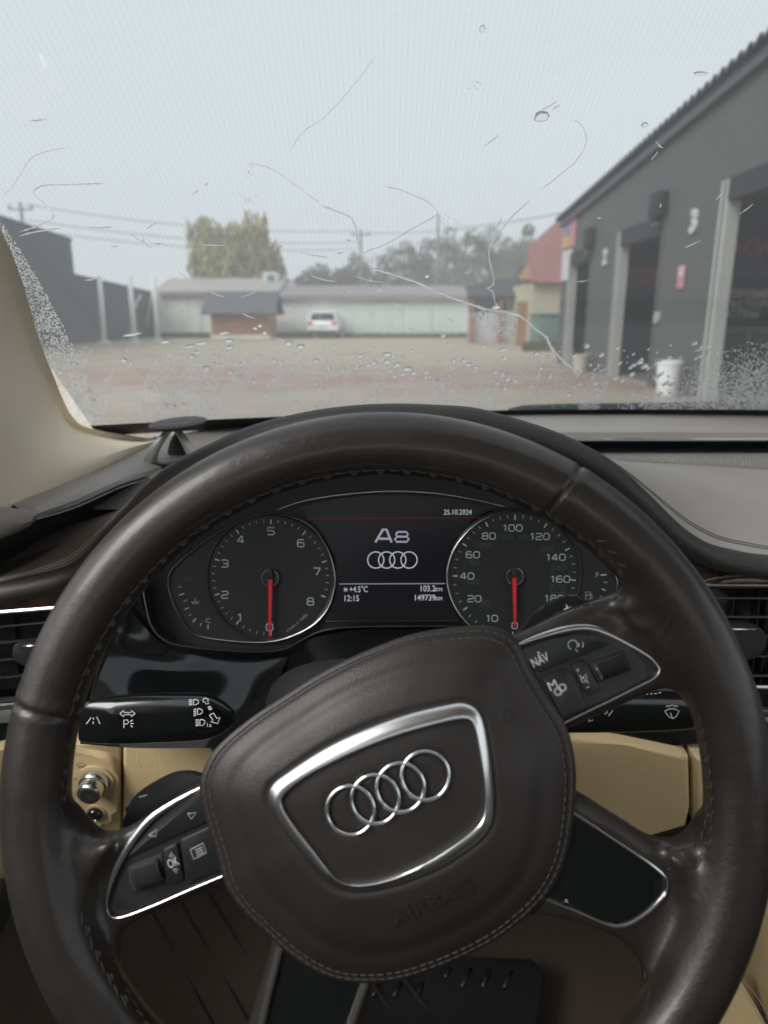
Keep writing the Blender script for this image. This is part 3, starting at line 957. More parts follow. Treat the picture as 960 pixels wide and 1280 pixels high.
n1 = [('0', 337, 784), ('1', 300, 772), ('2', 281, 743.5), ('3', 281, 704.5), ('4', 301, 674.5), ('5', 338.5, 664), ('6', 376, 679), ('7', 396, 714.5), ('8', 388, 752)]
tk = []
for i in range(8):
    a0, a1 = -90 - i * 36.0, -90 - (i + 1) * 36.0
    a0, a1 = -90 - i * 36.2, -90 - (i + 1) * 36.2
    tk.append((a0, 0.075, 0.0013))
    for k in (1, 2, 3, 4): tk.append((a0 + (a1 - a0) * k / 5, 0.045, 0.0006))
tk.append((-90 - 8 * 36.2, 0.075, 0.0013))
dial(c1, 79, [(s, u, v, 0.0092) for s, u, v in n1], tk, (337, 796))
c2 = (643, 720)
n2 = [('0', 643.5, 782), ('10', 615, 773), ('20', 593, 748.5), ('40', 584, 720), ('60', 591, 693.5), ('80', 611, 670), ('100', 641, 660), ('120', 675, 670.7), ('140', 695, 696.7), ('160', 700.5, 724), ('180', 693, 748)]
d2 = [('30', 605.7, 754), ('60', 591, 727.5), ('90', 593, 703.7), ('120', 604, 682), ('150', 631.7, 671), ('180', 656.7, 672), ('210', 684, 686), ('240', 698, 710.5), ('270', 697.5, 734), ('km/h', 698, 741)]
tk = []
major = [-91, -113, -146, -180, -212, -241.5, -270, -301, -333, -364, -394]
for i in range(len(major) - 1):
    tk.append((major[i], 0.075, 0.0013))
    for k in (1, 2, 3): tk.append((major[i] + (major[i + 1] - major[i]) * k / 4, 0.045, 0.0006))
dial(c2, 83, [(s, u, v, 0.0080) for s, u, v in n2], tk, (644, 783), [(s, u, v, 0.0058) for s, u, v in d2])
bm = bmesh.new()                                          # the outer arc of small scales
for u0, v0, u1, v1, wd in [(222, 734, 227, 733.5, .0005), (224, 744, 230, 742, .0008), (229, 752, 234, 750, .0005), (231, 762, 236, 759.5, .0008), (236, 770, 239, 768, .0005), (241, 777.5, 245, 773, .0009), (250, 783, 252, 778.5, .0005), (260, 786, 260, 781, .0009),
                           (751, 719, 758, 718.5, .0011), (755, 728, 759, 728, .0006), (752, 736, 757, 738, .0009), (750, 745, 753, 747, .0006)]:
    a, b = K.px(u0, v0, -0.0056), K.px(u1, v1, -0.0056)
    b_tube(bm, [a, b], wd * 0.6, n=4)
obj_split('side_tick_mark', bm, MATS['dial_white'], clus, 0.0005)
bm = bmesh.new()
for s, u, v, size in [('C', 260, 776, 0.0062), ('F', 746.5, 719, 0.0066), ('1/min x 1000', 371, 779, 0.0040)]:
    p = K.px(u, v, -0.0048)
    b_add(bm, text_mesh(s, size, 0.0001, squeeze=1.2), T(p.x, p.y, -0.0049, R(40) if len(s) > 1 else 0))
b_icon(bm, K, [[(244, 747), (244, 752)], [(239, 752.5), (249, 752.5)], [(240, 754.5), (248, 754.5)], [(732, 740), (732, 749), (738, 749), (738, 740), (732, 740)], [(732, 744), (738, 744)], [(738, 742), (740, 744), (740, 749)]], 0.0004, -0.0055)
obj_split('scale_print', bm, MATS['print_grey'], clus, 0.003)
bm = bmesh.new()
p = K.px(234.5, 724, -0.0048)
b_add(bm, text_mesh('H', 0.006, 0.0001, squeeze=1.2), T(p.x, p.y, -0.0049))
obj('faint_print', bm, MATS['dial_dim'], clus, smooth=False)
# centre display
bm = bmesh.new()
b_prism(bm, k2([(374, 634), (410, 625), (457, 619), (500, 618), (547, 621), (590, 628), (612, 636), (590, 650), (566, 684), (556, 720), (562, 752), (575, 776), (405, 776), (420, 745), (420, 700), (405, 668)], -0.0066), -0.010, -0.0066)
scr = obj('display_screen', bm, MATS['display_black'], clus)
for pts, m, r in (([(347, 637), (373, 628), (407, 621), (457, 615.5), (500, 614), (547, 617), (590, 624), (630, 633)], 'thin_chrome', 0.0005), ([(408, 776.5), (573, 775.5)], 'thin_chrome', 0.0006), ([(424, 730), (556, 729.5)], 'dial_white', 0.00045)):
    bm = bmesh.new()
    b_tube(bm, cr([tuple(q) for q in kp(pts, -0.005)], 40), r, n=6)
    obj('trim_line', bm, MATS[m], clus)
bm = bmesh.new(); b_tube(bm, kp([(382, 648.5), (603, 647)], -0.0062), 0.0003, n=4)
obj('red_line', bm, MATS['screen_red'], scr)
bm = bmesh.new()
for s, u, v, size, al, sq in [('25.10.2024', 590, 640.5, 0.0068, 'RIGHT', 0.88), ('+4.5°C', 436.5, 737, 0.0080, 'LEFT', 0.76), ('12:15', 429, 748.3, 0.0080, 'LEFT', 0.86), ('103.2', 544.5, 736, 0.0080, 'RIGHT', 0.86), ('149739', 544.5, 747.5, 0.0080, 'RIGHT', 0.86), ('KM', 553, 737.2, 0.0048, 'RIGHT', 1.0), ('KM', 553, 748.6, 0.0048, 'RIGHT', 1.0)]:
    p = K.px(u, v, -0.006)
    b_add(bm, text_mesh(s, size, 0.0001, al, squeeze=sq), T(p.x, p.y, -0.0062))
b_icon(bm, K, [[(429, 737), (435, 737)], [(430.5, 734.4), (433.5, 739.6)], [(433.5, 734.4), (430.5, 739.6)]], 0.0003, -0.0062)
obj_split('readout', bm, MATS['screen_white'], scr, 0.0018)
bm = bmesh.new()
b_icon(bm, K, [[(469.5, 678), (478.5, 662.5)], [(477.5, 662), (483, 662), (489.5, 678)], [(474, 673.5), (487, 673.5)]], 0.0011, -0.0062)
b_icon(bm, K, [[(497, 665), (508, 665), (510, 668), (508, 670.8), (497, 670.8), (495, 668), (497, 665)], [(497, 670.8), (508.5, 670.8), (511, 674), (508.5, 677.2), (496, 677.2), (493.5, 674), (497, 670.8)]], 0.0009, -0.0062)
obj_split('display_lettering', bm, MATS['screen_violet'], scr, 0.0004)
for u in (469.7, 483.3, 497.3, 511.3):
    bm = bmesh.new()
    b_icon(bm, K, [circ(u, 700, 10.2, 36)[:-1]], 0.0005, -0.0061, True)
    obj('display_ring', bm, MATS['screen_white'], scr, smooth=False)
# outer rim of the binnacle floor
bm = bmesh.new()
b_tube(bm, cr([tuple(p) for p in kp([(178, 735), (182, 757), (188, 780), (201, 797), (224, 807), (280, 813), (320, 815), (353, 812), (374, 802), (393, 792), (415, 786), (447, 783.5), (500, 783), (560, 783), (590, 787)], 0.012)], 120), 0.0006, n=6)
obj('binnacle_edge', bm, MATS['thin_chrome'], clus)
bm = bmesh.new()
edge = [(160, 690), (178, 735), (182, 757), (188, 780), (201, 797), (224, 807), (280, 813), (320, 815), (353, 812), (374, 802), (393, 792), (415, 786), (447, 783.5), (500, 783), (560, 783), (620, 790), (690, 812), (780, 800), (800, 740)]
a = cr([tuple(p) for p in kp(edge, 0.0115)], 100)
inn = [Vector((490 + 0, 725)) for _ in range(100)]
b = [K.px(480 + (q[0] - 480) * 0.965, 722 + (q[1] - 722) * 0.965, -0.012) for q in cr(edge, 100)]
b_loft(bm, [a, b])
solid(bm, 0.001)
obj('binnacle_floor', bm, MATS['gloss_black'], clus)

# ------------------------------------------------------------------ dashboard
dash = thing('dashboard', 'brown leather dashboard with a domed hood over the dials and a cream lower half', 'dashboard')
CREST = [(-60, 744), (0, 728), (67, 713), (100, 697), (133, 660), (157, 633), (180, 607), (213, 580), (267, 552), (320, 530), (400, 512), (480, 505), (560, 507), (600, 511), (649, 524), (694, 539), (731, 556), (761, 573), (787, 594), (814, 620), (840, 646), (862, 665), (892, 682), (926, 691), (960, 697), (1040, 702), (1150, 706)]
NC = 160
cu = cr(CREST, NC)
def crest_y(u): return 0.565 + 0.035 * min(1, (abs(u - 490) / 420) ** 2)
C3 = [at(p[0], p[1], crest_y(p[0])) for p in cu]
rows = [[] for _ in range(13)]
for i, C in enumerate(C3):
    t = C3[min(i + 1, NC - 1)] - C3[max(i - 1, 0)]
    d = Vector((t.z, 0, -t.x)).normalized()               # inwards, towards the dials
    if d.z > 0.2: d = -d
    Y = Vector((0, 1, 0))
    side = abs(cu[i][0] - 490) > 300
    back = at(cu[i][0], cu[i][1], 0.8)
    rear = Vector((C.x * 1.02, 0.80, min(C.z - 0.012, CAM_H - 0.135)))
    if C.z < CAM_H - 0.12: rear = Vector((C.x, C.y + 0.03, C.z - 0.03))
    k = 1.0
    pts = [rear, C + Y * 0.03 + d * 0.004, C + Y * 0.012 + d * 0.001, C, C - Y * 0.006 + d * 0.002, C - Y * 0.010 + d * 0.006, C - Y * 0.0115 + d * 0.011, C - Y * 0.010 + d * 0.016, C - Y * 0.005 + d * 0.0195, C + Y * 0.003 + d * 0.021, C + Y * 0.010 + d * 0.022, C + Y * 0.03 + d * 0.026, C + Y * 0.075 + d * 0.034]
    for r, p in zip(rows, pts): r.append(p)
bm = bmesh.new(); b_loft(bm, rows)
obj('instrument_hood', bm, MATS['hood_leather'], dash, deg=60)

def skin(name, rows, m, n=40, parent=dash, sub=1, deg=40, thick=0.0):
    """a surface stretched over several 3-D lines"""
    R_ = [cr([tuple(p) for p in r], n) for r in rows]
    if sub > 1:
        cols = [cr([tuple(r[j]) for r in R_], (len(R_) - 1) * sub + 1) for j in range(n)]
        R_ = [[c[i] for c in cols] for i in range(len(cols[0]))]
    bm = bmesh.new(); b_loft(bm, R_)
    if thick: solid(bm, thick)
    return obj(name, bm, MATS[m] if isinstance(m, str) else m, parent, deg=deg), R_

# passenger side pad
fr = [C3[i] + Vector((0, 0.006, -0.004)) for i in range(NC) if cu[i][0] > 722]
bk = [at(u, 575 + 0.06 * (u - 760), 0.85) for u in (700, 760, 860, 960, 1150, 1300)]
bk0 = [at(u, 568, 0.875) for u in (700, 760, 860, 960, 1150, 1300)]
mid = []
f2, b2 = cr([tuple(p) for p in fr], 60), cr([tuple(p) for p in bk], 60)
mid1 = [a.lerp(b, 0.10) + Vector((0, 0, 0.003)) for a, b in zip(f2, b2)]
mid2 = [a.lerp(b, 0.5) + Vector((0, 0, 0.004)) for a, b in zip(f2, b2)]
o_, PAD = skin('dash_pad', [f2, mid1, mid2, b2], 'dash_leather', 80, sub=6)
skin('ribbed_strip', [b2, [p + Vector((0, 0, 0.0005)) for p in cr([tuple(p) for p in bk0], 60)]], 'dash_leather', 60)
bm = bmesh.new()
for i in range(170):                                      # fine slanted ribs
    t = i / 169
    a = bk[0].lerp(bk[-1], t); b = bk0[0].lerp(bk0[-1], min(1, t + 0.006))
    b_tube(bm, [a + Vector((0, 0, 0.0012)), b + Vector((0, 0, 0.0012))], 0.0011, n=4)
tag(obj('rib', bm, MATS['dash_leather'], dash), None, kind='stuff')
bm = bmesh.new()
for f, ph in ((1, 0), (1.45, 0.5)):
    line = [cr([tuple(PAD[k][j]) for k in range(len(PAD))], 60)[int(4 * f)] for j in range(80)]
    Ls = cr([tuple(p) for p in line], 140)
    for i in range(2, 138):
        b_stitch(bm, Ls[i] + Vector((0, 0, 0.0003)), Vector((0, 0, 1)), Ls[i + 1] - Ls[i], (Ls[i + 1] - Ls[i]).length * 0.7, 0.0005)
tag(obj('pad_stitching', bm, MATS['dark_thread'], dash), None, kind='stuff')
# upper shelf against the glass, chrome strip and dark slot under it
U = (560, 650, 760, 860, 960, 1150, 1350)
def arcY(u, y): return y - 0.02 * ((u - 900) / 500) ** 2
skin('upper_shelf', [[at(u, 514, arcY(u, 1.06)) for u in U], [at(u, 522, arcY(u, 1.01)) for u in U], [at(u, 536, arcY(u, 0.925)) for u in U], [at(u, 540, arcY(u, 0.905)) for u in U], [at(u, 543, arcY(u, 0.90)) for u in U], [at(u, 548, arcY(u, 0.903)) for u in U]], 'dash_leather', 60, sub=3)
xs = np.linspace(-0.30, 0.185, 16)
skin('dash_deck', [[(x, 1.055 - 0.30 * (x - 0.37) ** 2 - 0.004, ZC - 0.151) for x in xs], [(x, 0.93 - 0.25 * (x - 0.37) ** 2, ZC - 0.154) for x in xs], [(x, 0.76, ZC - 0.162) for x in xs], [(x, 0.70, ZC - 0.19) for x in xs]], 'dash_leather', 40, sub=3)
bm = bmesh.new(); b_tube(bm, cr([tuple(at(u, 550.5, arcY(u, 0.90))) for u in U], 60), 0.0016, n=8)
obj('shelf_chrome', bm, MATS['thin_chrome'], dash)
skin('slot', [[at(u, 551, arcY(u, 0.905)) for u in U], [at(u, 556, arcY(u, 0.94)) for u in U], [at(u, 569, arcY(u, 0.89)) for u in U]], 'satin_black', 60)
# below the pad on the passenger side: dark recess, wood, chrome
D = Frame(at(490, 760, 0.61), R(6))
def dpx(pts, h=0.0): return [D.px(u, v, h) for u, v in pts]
def plate(name, pts, h0, h1, m, bevel=0.001, parent=dash, F=D, n=None, seg=2):
    bm = bmesh.new()
    q = [tuple(F.px(u, v, h1)[:2]) for u, v in pts]
    if n: q = cr(q, n, closed=True)
    b_prism(bm, q, h0, h1, bevel, seg)
    o = obj(name, bm, MATS[m], None)
    o.parent = parent
    o.matrix_parent_inverse = Matrix()
    if parent is dash or parent is None:
        o.matrix_world = F.matrix()
    return o
plate('carcass', [(-400, 800), (0, 760), (90, 740), (200, 735), (800, 735), (860, 725), (960, 722), (1400, 725), (1400, 1060), (-400, 1060)], -0.12, -0.09, 'soft_black', 0)
plate('fascia_recess', [(820, 690), (1300, 690), (1300, 735), (820, 735)], -0.06, -0.03, 'soft_black', 0)
plate('wood_trim', [(896, 731), (904, 725), (920, 722), (1000, 721), (1200, 723), (1200, 736), (896, 736)], -0.03, 0.004, 'wood', 0.0015)
bm = bmesh.new(); b_tube(bm, dpx([(850, 730), (872, 728), (893, 722.5), (915, 719.5), (960, 718.5), (1200, 721)], 0.005), 0.0014, n=8)
o = obj('wood_chrome', bm, MATS['satin_chrome'], dash); o.matrix_world = D.matrix()
bm = bmesh.new(); b_tube(bm, dpx([(850, 731.5), (900, 731.5), (1200, 733)], 0.006), 0.0016, n=8)
o = obj('wood_chrome', bm, MATS['satin_chrome'], dash); o.matrix_world = D.matrix()
# driver's door side: upper shelf, black gap, leather pad
skin('side_shelf', [[at(14, 629, .615), at(22, 626, .625), at(60, 610, .68), at(110, 588, .75), at(160, 567, .81), at(197, 548, .87), at(300, 530, 1.0)],
                    [at(30, 640, .595), at(42, 634, .60), at(90, 612, .66), at(140, 590, .73), at(185, 572, .79), at(230, 556, .86), at(330, 530, .98)],
                    [at(40, 648, .588), at(49, 643, .595), at(95, 627, .64), at(150, 602, .70), at(187, 590, .75), at(240, 570, .80), at(340, 540, .94)],
                    [at(40, 653, .593), at(50, 649, .60), at(95, 633, .645), at(150, 608, .705), at(187, 596, .755), at(240, 578, .81), at(340, 545, .95)]], 'dash_leather', 60, sub=4)
bm = bmesh.new(); b_tube(bm, cr([tuple(p) for p in [at(46, 649, .592), at(95, 634, .637), at(150, 609.5, .696), at(187, 598, .745)]], 40), 0.0009, n=6)
obj('shelf_chrome', bm, MATS['thin_chrome'], dash)
skin('slot', [[at(-50, 692, .56), at(50, 649, .61), at(150, 608, .71), at(240, 578, .82)], [at(-50, 720, .64), at(50, 680, .68), at(150, 640, .78), at(240, 600, .88)], [at(-50, 738, .60), at(50, 692, .62), at(150, 640, .70), at(240, 610, .80)]], 'soft_black', 40)
fl = [C3[i] + Vector((0, 0.004, -0.002)) for i in range(NC) if cu[i][0] < 185]
bl = [at(-90, 745, .60), at(0, 706, .635), at(45, 678, .655), at(83, 659, .67), at(120, 646, .685), at(150, 636, .70), at(190, 612, .73)]
f2, b2 = cr([tuple(p) for p in fl], 50), cr([tuple(p) for p in bl], 50)
o_, PADL = skin('side_pad', [f2, [a.lerp(b, 0.15) + Vector((0, -0.002, 0.002)) for a, b in zip(f2, b2)], [a.lerp(b, 0.5) + Vector((0, -0.002, 0.003)) for a, b in zip(f2, b2)], b2], 'side_leather', 60, sub=5)
bm = bmesh.new()
for f, ph in ((2.2, 0), (3.4, 0.5)):
    line = []
    for j in range(60):
        c = cr([tuple(PADL[k][j]) for k in range(len(PADL))], 40)
        line.append(c[int(2 * f)])
    Ls = cr([tuple(p) for p in line], 70)
    for i in range(2, 66):
        b_stitch(bm, Ls[i] + Vector((0, -0.0004, 0.0003)), Vector((0, -0.5, 1)).normalized(), Ls[i + 1] - Ls[i], (Ls[i + 1] - Ls[i]).length * 0.7, 0.0005)
tag(obj('pad_stitching', bm, MATS['grey_thread'], dash), None, kind='stuff')
plate('wood_trim', [(-200, 752), (0, 738), (60, 733), (110, 731), (110, 752), (60, 756), (0, 761), (-200, 778)], -0.03, 0.004, 'wood', 0.0015)
bm = bmesh.new(); b_tube(bm, dpx([(-200, 782), (0, 765), (70, 759.5), (100, 757)], 0.006), 0.0026, n=8)
o = obj('wood_chrome', bm, MATS['chrome'], dash); o.matrix_world = D.matrix()
plate('silver_strip', [(-200, 900), (0, 888), (40, 886), (40, 902), (0, 904), (-200, 916)], -0.03, 0.002, 'silver_paint', 0.001)
bm = bmesh.new(); b_tube(bm, dpx([(-200, 893), (0, 881), (40, 878)], 0.003), 0.0026, n=8)
o = obj('wood_chrome', bm, MATS['chrome'], dash); o.matrix_world = D.matrix()
plate('silver_strip', [(905, 887), (1200, 889), (1200, 896), (905, 894)], -0.03, 0.002, 'chrome', 0.001)
bm = bmesh.new(); b_tube(bm, dpx([(880, 857.5), (960, 858.5), (1200, 861)], 0.004), 0.0022, n=8)
o = obj('wood_chrome', bm, MATS['satin_chrome'], dash); o.matrix_world = D.matrix()
plate('silver_strip', [(905, 897), (1200, 899), (1200, 905), (905, 903)], -0.03, 0.001, 'silver_paint', 0.001)
plate('fascia', [(880, 862), (1200, 864), (1200, 960), (880, 935)], -0.06, -0.002, 'gloss_black', 0.001)
plate('fascia', [(-200, 918), (0, 905), (60, 902), (60, 928), (0, 936), (-200, 950)], -0.06, -0.002, 'gloss_black', 0.001)
# black gloss surround below the dials
plate('dial_surround', [(165, 735), (157, 759), (144, 787), (132, 812), (121, 842), (110, 885), (108, 930), (330, 945), (700, 945), (880, 930), (880, 780), (800, 745), (760, 800), (690, 815), (600, 790), (560, 786), (447, 786.5), (393, 795), (353, 815), (320, 818), (280, 816), (224, 810), (199, 799), (185, 780), (178, 750)], -0.03, 0.002, 'gloss_black', 0.0012)
skin('gloss_panel', [[at(160, 760, .600), at(215, 812, .600), at(300, 822, .600), at(360, 822, .600)], [at(138, 810, .585), at(205, 840, .585), at(290, 845, .585), at(350, 845, .590)], [at(112, 880, .545), at(180, 885, .545), at(270, 888, .555), at(340, 890, .575)], [at(100, 930, .51), at(170, 935, .51), at(260, 935, .53), at(330, 935, .56)]], 'gloss_black', 40, sub=6)
bm = bmesh.new(); b_tube(bm, dpx([(166, 735), (157, 759), (144, 787), (132, 812), (121, 842), (112, 878)], 0.005), 0.0006, n=6)
o = obj('trim_line', bm, MATS['thin_chrome'], dash); o.matrix_world = D.matrix()
# steering column cowl
bm = bmesh.new()
rows = []
for q, y in ((0.05, 0.335), (0.6, 0.338), (0.8, 0.36), (0.88, 0.42), (1.0, 0.52), (1.05, 0.60)):
    c = at(480, 905, y)
    rows.append([c + Vector((0.085 * q * math.copysign(abs(math.cos(a)) ** 0.6, math.cos(a)), 0, 0.052 * q * math.copysign(abs(math.sin(a)) ** 0.7, math.sin(a)))) for a in np.linspace(0, 2 * math.pi, 48, endpoint=False)])
b_loft(bm, rows, closed_u=True)
obj('column_cowl', bm, MATS['rubber'], dash)

# cream lower half
E_ = Frame(at(490, 960, 0.585), R(-8))
def eplate(*a, **k): return plate(*a, F=E_, **k)
eplate('knee_panel', [(152.5, 930), (200, 928), (250, 927), (266, 932), (300, 965), (360, 1000), (640, 1000), (690, 930), (716, 922), (780, 931), (850, 943), (862, 948), (863.5, 1010), (858, 1034), (700, 1080), (152, 1080)], -0.03, 0.0, 'cream_leather', 0.005, seg=4)
eplate('knee_panel', [(867.5, 946), (1000, 965), (1200, 985), (1200, 1060), (880, 1040), (868, 1030)], -0.03, 0.0, 'cream_leather', 0.005, seg=4)
eplate('lower_side_panel', [(-200, 985), (0, 938), (60, 931), (149.5, 929.5), (149.5, 1090), (-200, 1110)], -0.03, -0.001, 'cream_plastic', 0.002)
skin('under_panel', [[E_.o + E_.x * q.x + E_.y * q.y + E_.z * q.z for q in [E_.px(u, 1030 + dv, -0.003) for u, dv in ((100, 10), (400, 30), (700, 30), (860, 0), (1100, 25))]], [at(u, v, 0.75) for u, v in ((60, 1090), (400, 1090), (700, 1080), (860, 1062), (1100, 1080))]], 'carpet', 30)

# light switch
lsw = thing('light_switch', 'cream headlight switch panel with a ridged chrome knob beside the steering wheel', 'light switch', E_.matrix())
plate('switch_plate', [(60, 945), (112, 944), (135, 949), (146, 962), (148, 985), (146, 1012), (138, 1027), (120, 1037), (60, 1045)], -0.002, 0.006, 'cream_plastic', 0.004, lsw, E_, 50, 3)
c = E_.px(120.5, 974, 0.006)
bm = bmesh.new(); b_disc(bm, c, 0.0170, 0.0085, 48, 0.0055, 0.002)
obj('knob_collar', bm, MATS['cream_plastic'], lsw)
rows = []
for z, r, kn in ((0.0075, 0.0102, 0), (0.0085, 0.0106, 1), (0.0155, 0.0104, 1), (0.0165, 0.0098, 0), (0.0168, 0.0092, 0), (0.024, 0.0090, 0), (0.0262, 0.0084, 0), (0.0272, 0.0070, 0), (0.0274, 0.0052, 0), (0.0268, 0.0, 0)):
    r *= 1.25
    rows.append([(c.x + (r + (0.00045 if j % 2 else 0) * kn) * math.cos(2 * math.pi * j / 96), c.y + (r + (0.00045 if j % 2 else 0) * kn) * math.sin(2 * math.pi * j / 96), z) for j in range(96)])
bm = bmesh.new(); b_loft(bm, rows, closed_u=True)
obj('rotary_knob', bm, MATS['satin_chrome'], lsw, deg=50)
c = E_.px(120, 1015, 0.006)
bm = bmesh.new(); b_disc(bm, c, 0.0092, 0.0075, 48, 0.0055, 0.0012)
obj('dimmer_collar', bm, MATS['cream_plastic'], lsw)
bm = bmesh.new(); b_disc(bm, c, 0.0072, 0.011, 48, 0.007, 0.0012)
obj('dimmer_wheel', bm, MATS['satin_black'], lsw)
bm = bmesh.new(); b_tube(bm, [(c.x + 0.0056 * math.cos(a), c.y + 0.0056 * math.sin(a), 0.0112) for a in np.linspace(0, 2 * math.pi, 40, endpoint=False)], 0.0004, closed=True, n=6)
obj('dimmer_ring', bm, MATS['thin_chrome'], lsw)
bm = bmesh.new()
b_icon(bm, E_, [[(96, 956), (98, 953.5), (104, 953.5), (107, 956.5), (105, 959), (98, 959), (96, 956)], circ(99.5, 958.5, 1.6, 8), circ(103.5, 958.5, 1.6, 8), circ(93.5, 974, 1.8, 8), [(96.5, 972), (98, 971)], [(96.8, 974.5), (98.4, 974.5)], [(96.5, 976.5), (98, 977.5)],
    [(97, 990.5), (100, 990.5), (103, 992.5), (103, 995.5), (100, 997), (97, 997), (97, 990.5)], [(92, 990.5), (95.5, 992)], [(92, 993.5), (95.5, 995)], [(92, 996.5), (95.5, 998)],
    [(86, 1024.5), (90, 1024.5)], circ(95, 1024, 3.2, 9, 60, 300), circ(101, 1023.5, 1.6, 8), [(101, 1019.5), (101, 1021)], [(101, 1026), (101, 1027.5)], [(104.5, 1023), (107.5, 1023)], [(106, 1021.5), (106, 1024.5)]], 0.00022, 0.0061)
obj_split('switch_print', bm, MATS['print_dark'], lsw, 0.0035)

# ------------------------------------------------------------------ air vents
def vent(label, u0, u1, top, slat_v, knob, fins, slope):
    v = thing('air_vent', label, 'air vent', D.matrix(), 'dashboard air vents')
    bm = bmesh.new()
    lo, hi = top, slat_v[-1] + 14
    b_prism(bm, [tuple(D.px(u, q + slope * (u - u0), -0.03)[:2]) for u, q in ((u0, lo), (u1, lo), (u1, hi), (u0, hi))], -0.05, -0.030)
    obj('vent_box', bm, MATS['soft_black'], v)
    for s in slat_v:
        bm = bmesh.new()
        a, b = D.px(u0, s, 0), D.px(u1, s + slope * (u1 - u0), 0)
        ax = (b - a).normalized(); n = 24
        rows = []
        for t in (0, 1):
            p = a.lerp(b, t)
            rows.append([p + Vector((0, y, z)) for y, z in ((0.0012, -0.001), (0.0008, 0.0), (0, 0.0002), (-0.0009, -0.0006), (-0.0055, -0.020), (-0.0045, -0.021), (-0.001, -0.004))])
        b_loft(bm, rows, closed_u=True)
        obj('slat', bm, MATS['slat_grey'], v)
    for u in fins:
        bm = bmesh.new()
        a, b = D.px(u, lo + slope * (u - u0), -0.024), D.px(u + 3, hi + slope * (u - u0), -0.024)
        b_box(bm, (a + b) / 2, (0.0012, (a - b).length, 0.012))
        obj('fin', bm, MATS['soft_black'], v, smooth=False)
    bm = bmesh.new()
    b_prism(bm, cr([tuple(D.px(u, q, 0.006)[:2]) for u, q in knob], 36, closed=True), -0.004, 0.007, 0.002, 3)
    kb = obj('slider_knob', bm, MATS['soft_black'], v)
    bm = bmesh.new()
    b_tube(bm, [D.px(knob[0][0] + 5, knob[0][1] + 3, 0.0065), D.px(knob[1][0] - 5, knob[1][1] + 3, 0.0065)], 0.0014, n=8)
    obj('knob_chrome', bm, MATS['chrome'], kb)
    return v
vent('slatted black air vent at the door end of the dashboard beside the wood strip', -200, 78, 788, [802, 822, 844, 866], [(18, 806), (58, 803), (60, 826), (24, 830)], (22, -40, -100), -0.09)
vent('slatted black air vent in the middle of the car with a chrome tipped slider', 850, 1200, 736, [748, 771.5, 796, 820.5, 845], [(880, 783), (950, 784), (949, 820), (880, 822)], (908, 939, 950, 1000, 1060), 0.004)

# ------------------------------------------------------------------ stalks
def stalk(name, label, top, bot, Y, icons, texts):
    """a flat gloss lever: top and bottom outline from tip to root"""
    F = Frame(at(480, 895, Y), R(14))
    s = thing(name, label, 'stalk', F.matrix())
    n = 40
    a = cr([tuple(F.px(u, v, 0)) for u, v in top], n); b = cr([tuple(F.px(u, v, 0)) for u, v in bot], n)
    rows = []
    for i in range(n):
        c, hgt = (a[i] + b[i]) / 2, (a[i] - b[i]).length / 2
        e = min(1, 0.35 + 3.0 * min(i, n - 1 - i) / n)
        rows.append([Vector((c.x, c.y + hgt * math.copysign(abs(math.sin(t)) ** 0.7, math.sin(t)), 0.010 * e * math.copysign(abs(math.cos(t)) ** 0.7, math.cos(t)))) for t in np.linspace(0, 2 * math.pi, 28, endpoint=False)])
    bm = bmesh.new(); V = b_loft(bm, rows, closed_u=True)
    bm.faces.new(V[0]); bm.faces.new(V[-1][::-1])
    obj('lever', bm, MATS['gloss_black'], s, deg=60)
    bm = bmesh.new(); b_icon(bm, F, icons, 0.0004, 0.0108)
    for t, u, v, size in texts:
        p = F.px(u, v, 0.0106); b_add(bm, text_mesh(t, size, 0.0002), T(p.x, p.y, 0.0106))
    obj_split('lever_print', bm, MATS['print_white'], s, 0.003)
    return s
